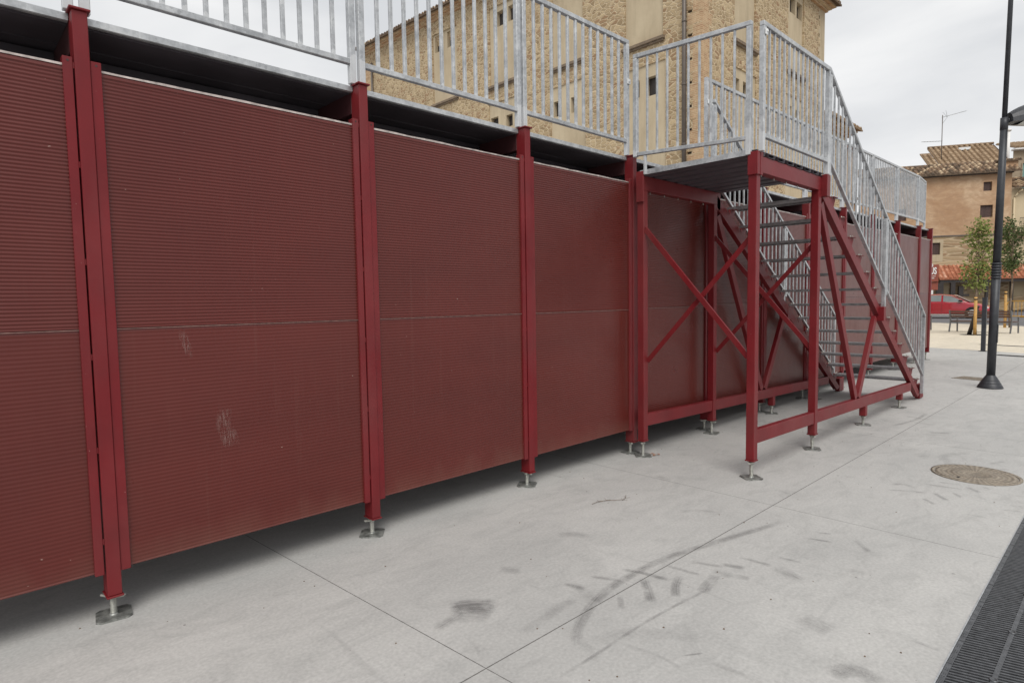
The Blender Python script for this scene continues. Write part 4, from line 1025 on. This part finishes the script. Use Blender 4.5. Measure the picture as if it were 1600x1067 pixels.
# luminaire shell
hd = MB(); dx, dy = .72, -.694
ns = 12
rows = []
for i in range(ns + 1):
    s = i / ns; L_ = .055 + s * .95; hw_ = .17 * math.sin(math.pi * min(1, .12 + s * .88)) ** .5 + .012; top = .05 + .26 * math.sin(math.pi * (.12 + s * .85)) ** .9
    ring = []
    for q in range(9):
        a = math.pi * q / 8; u = math.cos(a) * hw_; h = math.sin(a) * top
        ring.append((dx * L_ - dy * u, dy * L_ + dx * u, 4.29 + h))
    rows.append(ring)
for i in range(ns):
    for q in range(8): hd.face([rows[i][q], rows[i + 1][q], rows[i + 1][q + 1], rows[i][q + 1]], 0, True)
hd.face([p for p in rows[0]]); hd.face([p for p in rows[-1]][::-1])
for i in range(ns): hd.face([rows[i][0], rows[i][8], rows[i + 1][8], rows[i + 1][0]])
head = hd.build('luminaire', M['dark_metal'], lp)
gl = MB()
g = []
for i in range(2, ns):
    s = i / ns; L_ = .055 + s * .95; hw_ = .15 * math.sin(math.pi * min(1, .12 + s * .88)) ** .5
    g.append(((dx * L_ - dy * hw_, dy * L_ + dx * hw_, 4.286), (dx * L_ + dy * hw_, dy * L_ - dx * hw_, 4.286), (dx * L_, dy * L_, 4.26)))
for i in range(len(g) - 1):
    gl.face([g[i][0], g[i][2], g[i + 1][2], g[i + 1][0]], 0, True); gl.face([g[i][2], g[i][1], g[i + 1][1], g[i + 1][2]], 0, True)
gl.build('diffuser', M['alu'], head)
b = MB(); b.box(-.03, .03, -.067, -.056, .75, 1.05); b.build('hatch', M['dark_metal'], lp, .004)
tag(lp, 'tall dark grey street lamp with conical base and ringed collar', 'street lamp')

bo = empty('sign_post', (20.44, -.56, 0)); b = MB(); b.box(-.05, .05, -.05, .05, .012, 1.42); b.build('post', M['dark_metal'], bo, .006)
b = MB(); b.box(-.09, .09, -.09, .09, 0, .0115); b.build('base_plate', M['dark_metal'], bo, .002); b = MB(); b.box(-.057, .057, -.057, .057, 1.4205, 1.445); b.build('cap', M['dark_metal'], bo, .004)
tag(bo, 'slim dark post half hidden behind the street lamp', 'bollard')

# ------------------------------------------------------------------ trees
def tree(name, base, H, crown, mat, n, label, seed, leaf=.11, lean=(0, 0)):
    r = random.Random(seed); t = empty(name, (base[0], base[1], 0))
    b = MB(); pts = []
    for i in range(8): s = i / 7; pts.append((lean[0] * s + r.uniform(-.03, .03) * (i > 0), lean[1] * s + r.uniform(-.03, .03) * (i > 0), H * .92 * s))
    b.tube(pts, [.045 * (1 - .8 * i / 7) + .006 for i in range(8)], 8)
    tips = []
    z0, z1, rad = crown
    for k in range(34):
        s = r.random(); z = z0 + (z1 - z0) * s * .9; a = r.uniform(0, 6.283); env = rad * (math.sin(math.pi * min(1, .12 + .8 * s)) ** .7) * r.uniform(.45, 1.1)
        f = max(0, (z - .35)) / (H * .92); p0 = Vector((lean[0] * f, lean[1] * f, max(z0 * .85, z - .35)))
        p1 = Vector((lean[0] * f + math.cos(a) * env, lean[1] * f + math.sin(a) * env, z + r.uniform(0, .35)))
        md = (p0 + p1) / 2 + Vector((0, 0, -.06)); b.tube([p0, md, p1], [.013, .009, .004], 5); tips.append((md, p1))
    b.build('trunk', M['bark'], t)
    lf = MB(); lf.col = []
    for k in range(n):
        md, p1 = r.choice(tips); s = r.random() ** .6; c = md.lerp(p1, s * 1.15) + Vector((r.gauss(0, .12), r.gauss(0, .12), r.gauss(0, .13)))
        d = Vector((r.gauss(0, 1), r.gauss(0, 1), r.gauss(0, .7))).normalized(); u = d.cross(Vector((r.gauss(0, 1), r.gauss(0, 1), r.gauss(0, 1)))).normalized()
        L = leaf * r.uniform(.6, 1.2); wv = u * L * .28
        lf.face([c, c + d * L * .5 + wv, c + d * L, c + d * L * .5 - wv]); lf.col.append(min(1, max(0, r.gauss(.45, .28))))
    lf.build('crown', mat, t)
    tag(t, label, 'tree'); return t
tree('young_tree', (28.45, .86), 4.35, (1.75, 4.3, .54), M['leaf'], 1500, 'young light green tree tied to two stakes in front of the bench', 5, .14)
tree('young_tree', (34.9, .62), 5.0, (2.6, 5.0, .56), M['leaf_dark'], 1900, 'darker green young tree behind the street lamp, at the right', 9, .13)
for (x, y, h, m_, lb, ln) in ((28.15, .83, 1.42, 'stake', 'light wooden stake holding the young light green tree', .0), (28.33, 1.03, 1.1, 'timber_dark', 'dark rubber guard and stake left of the light wooden stake', .12), (34.74, .78, 1.62, 'stake', 'yellowish stake of the tree behind the street lamp', 0)):
    t = empty('tree_stake', (x, y, 0)); b = MB(); b.cyl((0, 0, 0), (-.02, -ln * 2, h), .055 if m_ == 'stake' else .075, .05, 10); b.build('stake', M[m_], t)
    b = MB(); b.cyl((-.02, -ln * 2, h * .93), (-.02, -ln * 2, h * .96), .066, n=10); b.build('tie', M['tyre'], t); tag(t, lb, 'tree stake')
b = MB(); b.lathe([(.0, .002), (.45, .002)], (0, 0, 0), 20)
o = b.build('tree_pit', M['pit']); o.location = (28.45, .9, .001); tag(o, 'dark soil ring at the foot of the young tree', 'tree pit', None, 'structure')

# ------------------------------------------------------------------ benches
def bench(label, loc, rz, L=2.15):
    t = empty('park_bench', loc, rz)      # long axis = local x, backrest towards -y (the camera)
    for k in range(3):
        b = MB(); b.box(.02, L - .02, -.30 + k * .0 - .03 * k, -.27 - .03 * k, .60 - .0 + k * .095, .675 + k * .095); b.build('back_slat', M['slat'], t, .006)
    for k in range(4):
        b = MB(); b.box(.02, L - .02, -.24 + k * .125, -.14 + k * .125, .425, .455); b.build('seat_slat', M['slat'], t, .006)
    for x in (0.0, L - .04):
        b = MB(); b.bar((x + .02, -.36, .0), (x + .02, -.27, .43), .045, .05, (1, 0, 0)); b.bar((x + .02, -.27, .43), (x + .02, -.37, .88), .045, .045, (1, 0, 0)); b.bar((x + .02, .26, 0), (x + .02, .24, .62), .045, .045, (1, 0, 0))
        b.bar((x + .02, -.28, .41), (x + .02, .25, .41), .045, .03, (1, 0, 0)); b.bar((x + .02, -.31, .63), (x + .02, .27, .63), .05, .03, (1, 0, 0)); b.build('side_frame', M['bench_steel'], t, .004)
    b = MB(); b.bar((0, -.262, .40), (L, -.262, .40), .03, .03); b.build('rail', M['bench_steel'], t)
    tag(t, label, 'bench', 'benches on the beige pavement')
import math as _m
bench('brown slatted bench behind the young light green tree', (30.6, 1.93, 0), math.atan2(-1.93, -.55) + 0)
t = bench('bench seen end on at the far end of the ribbed wall', (31.6, 5.0, 0), math.atan2(-1.93, -.45))

# ------------------------------------------------------------------ crowd barrier
t = empty('crowd_barrier', (44.6, 1.95, 0), math.atan2(-1, -.25))
b = MB(); L = 2.3
b.tube([(0, 0, .0), (0, 0, .85), (.06, 0, 1.0), (.2, 0, 1.08), (L - .2, 0, 1.08), (L - .06, 0, 1.0), (L, 0, .85), (L, 0, 0)], .03, 8); b.build('frame', M['yellow'], t)
b = MB(); b.cyl((0, 0, .2), (L, 0, .2), .05, n=8); b.build('bottom_bar', M['yellow'], t)
for k in range(12):
    b = MB(); x = (k + 1) * L / 13; b.cyl((x, 0, .22), (x, 0, 1.06), .014, n=6); b.build('bar', M['yellow'], t)
for x in (.2, L - .2):
    b = MB(); b.box(x - .03, x + .03, -.3, .3, -.13, -.10); b.cyl((x, 0, -.1), (x, 0, .2), .02, n=6); b.build('foot', M['yellow'], t)
tag(t, 'yellow tubular crowd barrier on the road at the right edge', 'crowd barrier')

# ------------------------------------------------------------------ red car
car = empty('parked_car', (51.1, 6.0, -.13), R(-90 + 2)); car.scale = (1.08, 1.04, 1.12); tag(car, 'red parked estate car with chrome window trim on the road', 'car')
# local x forward, body 4.75 long
stn = [(-2.30, .42, .78, .62, .95), (-2.22, .30, .86, .80, 1.02), (-1.7, .22, .90, .90, 1.02), (-.8, .20, .91, .92, 1.0), (0, .20, .91, .92, .98), (.7, .20, .91, .92, .965), (1.15, .20, .90, .90, .95), (1.7, .22, .87, .86, .86), (2.1, .26, .80, .78, .74), (2.33, .34, .66, .66, .60)]
b = MB(); rows = []
for (x, z0, hw_, hw2, zt) in stn:
    half = [(hw2 * .8, z0), (hw_, z0 + .08), (hw_ * 1.0, (z0 + zt) / 2), (hw_ * .97, zt - .06), (hw2 * .82, zt), (0, zt + .03)]
    ring = [(x, -u, z) for u, z in half] + [(x, u, z) for u, z in half[-2::-1]]
    rows.append(ring)
for i in range(len(rows) - 1):
    n = len(rows[i])
    for q in range(n):
        p = (q + 1) % n; b.face([rows[i][q], rows[i + 1][q], rows[i + 1][p], rows[i][p]], 0, True)
b.face(rows[0]); b.face(rows[-1][::-1]); b.build('body', M['carpaint'], car)
gh = [(-2.2, 1.0, .72, 1.06), (-1.95, 1.0, .72, 1.40), (-1.2, 1.0, .74, 1.47), (-.3, 1.0, .75, 1.49), (.35, .985, .74, 1.42), (.8, .97, .72, 1.22), (1.25, .955, .70, .965)]
b = MB(); rows = []
for (x, zb_, hw_, zt) in gh: rows.append([(x, -hw_ - .06, zb_ - .03), (x, -hw_ + .12 * (zt - zb_) / .5 * .8, zt - .04), (x, -hw_ * .6, zt), (x, hw_ * .6, zt), (x, hw_ - .12 * (zt - zb_) / .5 * .8, zt - .04), (x, hw_ + .06, zb_ - .03)])
for i in range(len(rows) - 1):
    for q in range(5): b.face([rows[i][q], rows[i + 1][q], rows[i + 1][q + 1], rows[i][q + 1]], 0, True)
b.face(rows[0]); b.face(rows[-1][::-1]); b.build('cabin', M['carpaint'], car)
def glassq(name, pts, mat):
    for s in (1, -1):
        b = MB(); b.face([(x, s * (y + .03), z) for x, y, z in pts]); b.build(name, mat, car)
def sy(z): return .775 - (z - .97) * .24
for xs_ in ([(-1.9, 1.03), (-1.15, 1.03), (-1.15, 1.38), (-1.75, 1.35)], [(-1.08, 1.03), (-.2, 1.02), (-.2, 1.40), (-1.08, 1.39)], [(-.1, 1.02), (.98, 1.0), (.62, 1.20), (.3, 1.34), (-.1, 1.40)]):
    glassq('side_window', [(x, sy(z), z) for x, z in xs_], M['glass'])
for s in (1, -1):
    b = MB(); tr = [(-2.0, 1.0), (1.1, .985)]; b.bar((-2.0, s * (sy(1.0) + .02), 1.005), (1.12, s * (sy(1.0) + .02), .985), .012, .022); pts = [(1.12, .985), (.7, 1.215), (.33, 1.375), (-.2, 1.425), (-1.2, 1.405), (-1.95, 1.33)]
    for i in range(5): b.bar((pts[i][0], s * (sy(pts[i][1]) + .02), pts[i][1]), (pts[i + 1][0], s * (sy(pts[i + 1][1]) + .02), pts[i + 1][1]), .012, .022)
    b.build('window_trim', M['chrome'], car)
b = MB(); b.face([(.42, -.58, 1.42), (.42, .58, 1.42), (1.24, .66, .99), (1.24, -.66, .99)][::-1]); b.build('windscreen', M['glass'], car).location = (.02, 0, .012)
for s in (1, -1):
    for x in (-1.45, 1.42):
        b = MB(); b.cyl((x, s * .70, .32), (x, s * .925, .32), .385, n=28); b.build('wheel_arch', M['tyre'], car)
        b = MB(); b.cyl((x, s * .74, .32), (x, s * .935, .32), .32, n=28); wq = b.build('wheel', M['tyre'], car)
        b = MB(); b.cyl((x, s * .93, .32), (x, s * .945, .32), .21, n=24); 
        for k in range(5): a = k * 1.2566; b.bar((x, s * .95, .32), (x + .2 * math.cos(a), s * .95, .32 + .2 * math.sin(a)), .05, .02, (-math.sin(a), 0, math.cos(a)))
        b.build('rim', M['chrome'], wq)
    b = MB(); b.box(.72, .92, s * .90 - .09, s * .90 + .09, 1.0, 1.12); b.build('mirror', M['tyre'], car, .02)
    b = MB(); b.hexa([(2.0, s * .55, .62), (2.22, s * .55, .58), (2.2, s * .74, .58), (1.95, s * .84, .64), (2.0, s * .55, .74), (2.2, s * .55, .68), (2.19, s * .76, .68), (1.92, s * .86, .75)]); b.build('headlight', M['sign_white'], car, .01)
    b = MB(); b.box(-1.1, 1.05, s * .905, s * .922, .20, .27); b.build('sill_trim', M['chrome'], car)
    b = MB()
    for x in (-.15, -1.12): b.box(x - .004, x + .004, s * .915, s * .918, .35, .96)
    b.build('door_gap', M['tyre'], car)

# scuffs on the large lower panel

# pale scuffs on the largest lower panel
def m_scuff():
    t = NT('pale_scuff'); tc = t.n('ShaderNodeTexCoord'); sx = t.n('ShaderNodeSeparateXYZ'); t.l(tc.outputs['Generated'], sx.inputs[0])
    f = lambda o: t.math('MULTIPLY', t.math('MULTIPLY', o, t.math('SUBTRACT', 1.0, o)), 4.0)
    n = t.noise(t.pos((60, 60, 7), rot=(0, .25, 0)), 2.2, 4, .7); a = t.math('MULTIPLY', t.math('MULTIPLY', f(sx.outputs[0]), f(sx.outputs[2])), t.ramp(n, [(.45, 0.0), (.6, 1.0)]))
    t.col((.42, .30, .27, 1)); t.set(alpha=t.math('MULTIPLY', a, .26), rough=.7); return t.mat
ms_ = m_scuff()
for (x, z, w_, h, a) in ((.975, 1.375, .02, .14, .3), (.99, 1.345, .008, .12, .2), (1.150, .93, .04, .13, -.15), (1.175, .83, .045, .11, .35)):
    b = MB(); c_, s_ = math.cos(a), math.sin(a)
    P4 = [(-w_, -h / 2), (w_, -h / 2), (w_, h / 2), (-w_, h / 2)]
    b.face([(x - BIGP.location.x + u * c_ - v * s_, -.0062, z - u * -s_ + v * c_) for u, v in P4]); b.build('scuff', ms_, BIGP)
# small litter and crumbs on the floor
b = MB(); r = random.Random(3)
for k in range(90):
    x, y = r.uniform(.4, 9), r.uniform(-2.95, .2); q = r.uniform(.0015, .0045); a = r.uniform(0, 3)
    b.hexa([(x - q, y - q, .0005), (x + q, y - q * .7, .0005), (x + q * .8, y + q, .0005), (x - q, y + q, .0005), (x - q * .6, y - q * .5, q), (x + q * .6, y - q * .5, q), (x + q * .5, y + q * .6, q), (x - q * .5, y + q * .6, q)])
tag(b.build('crumbs', M['bark']), 'tiny dark crumbs and grit scattered on the plaza floor', 'grit', None, 'stuff')

# dry twig and a few fallen leaves and paint flakes
b = MB(); tw = [(3.58, -.656), (3.65, -.665), (3.72, -.685), (3.81, -.775), (3.87, -.76), (3.92, -.728)]
b.tube([(x, y, .004 + .006 * (i % 2)) for i, (x, y) in enumerate(tw)], .0018, 5)
for i in range(1, 5):
    for q in (-1, 1): b.tube([(tw[i][0], tw[i][1], .006), (tw[i][0] + .02, tw[i][1] + q * .03, .012)], .001, 4)
tag(b.build('dry_twig', M['bark']), 'thin dry twig lying on the concrete in front of the third full panel bay', 'twig')
LV = [(5.14, -.20), (5.19, -.21), (5.17, -.16)]
b = MB()
for k, (x, y) in enumerate(LV):
    a = k * 1.3; c, s_ = math.cos(a) * .03, math.sin(a) * .03
    b.face([(x - c, y - s_, .010), (x + s_ * .5, y - c * .5, .014), (x + c, y + s_, .010), (x - s_ * .5, y + c * .5, .016)])
tag(b.build('fallen_leaves', simple('dry_leaf', (.32, .12, .045, 1), .7, 0, .3, 20)), 'orange brown dry leaves beside the foot plate of the inner landing leg', 'leaves', None, 'stuff')
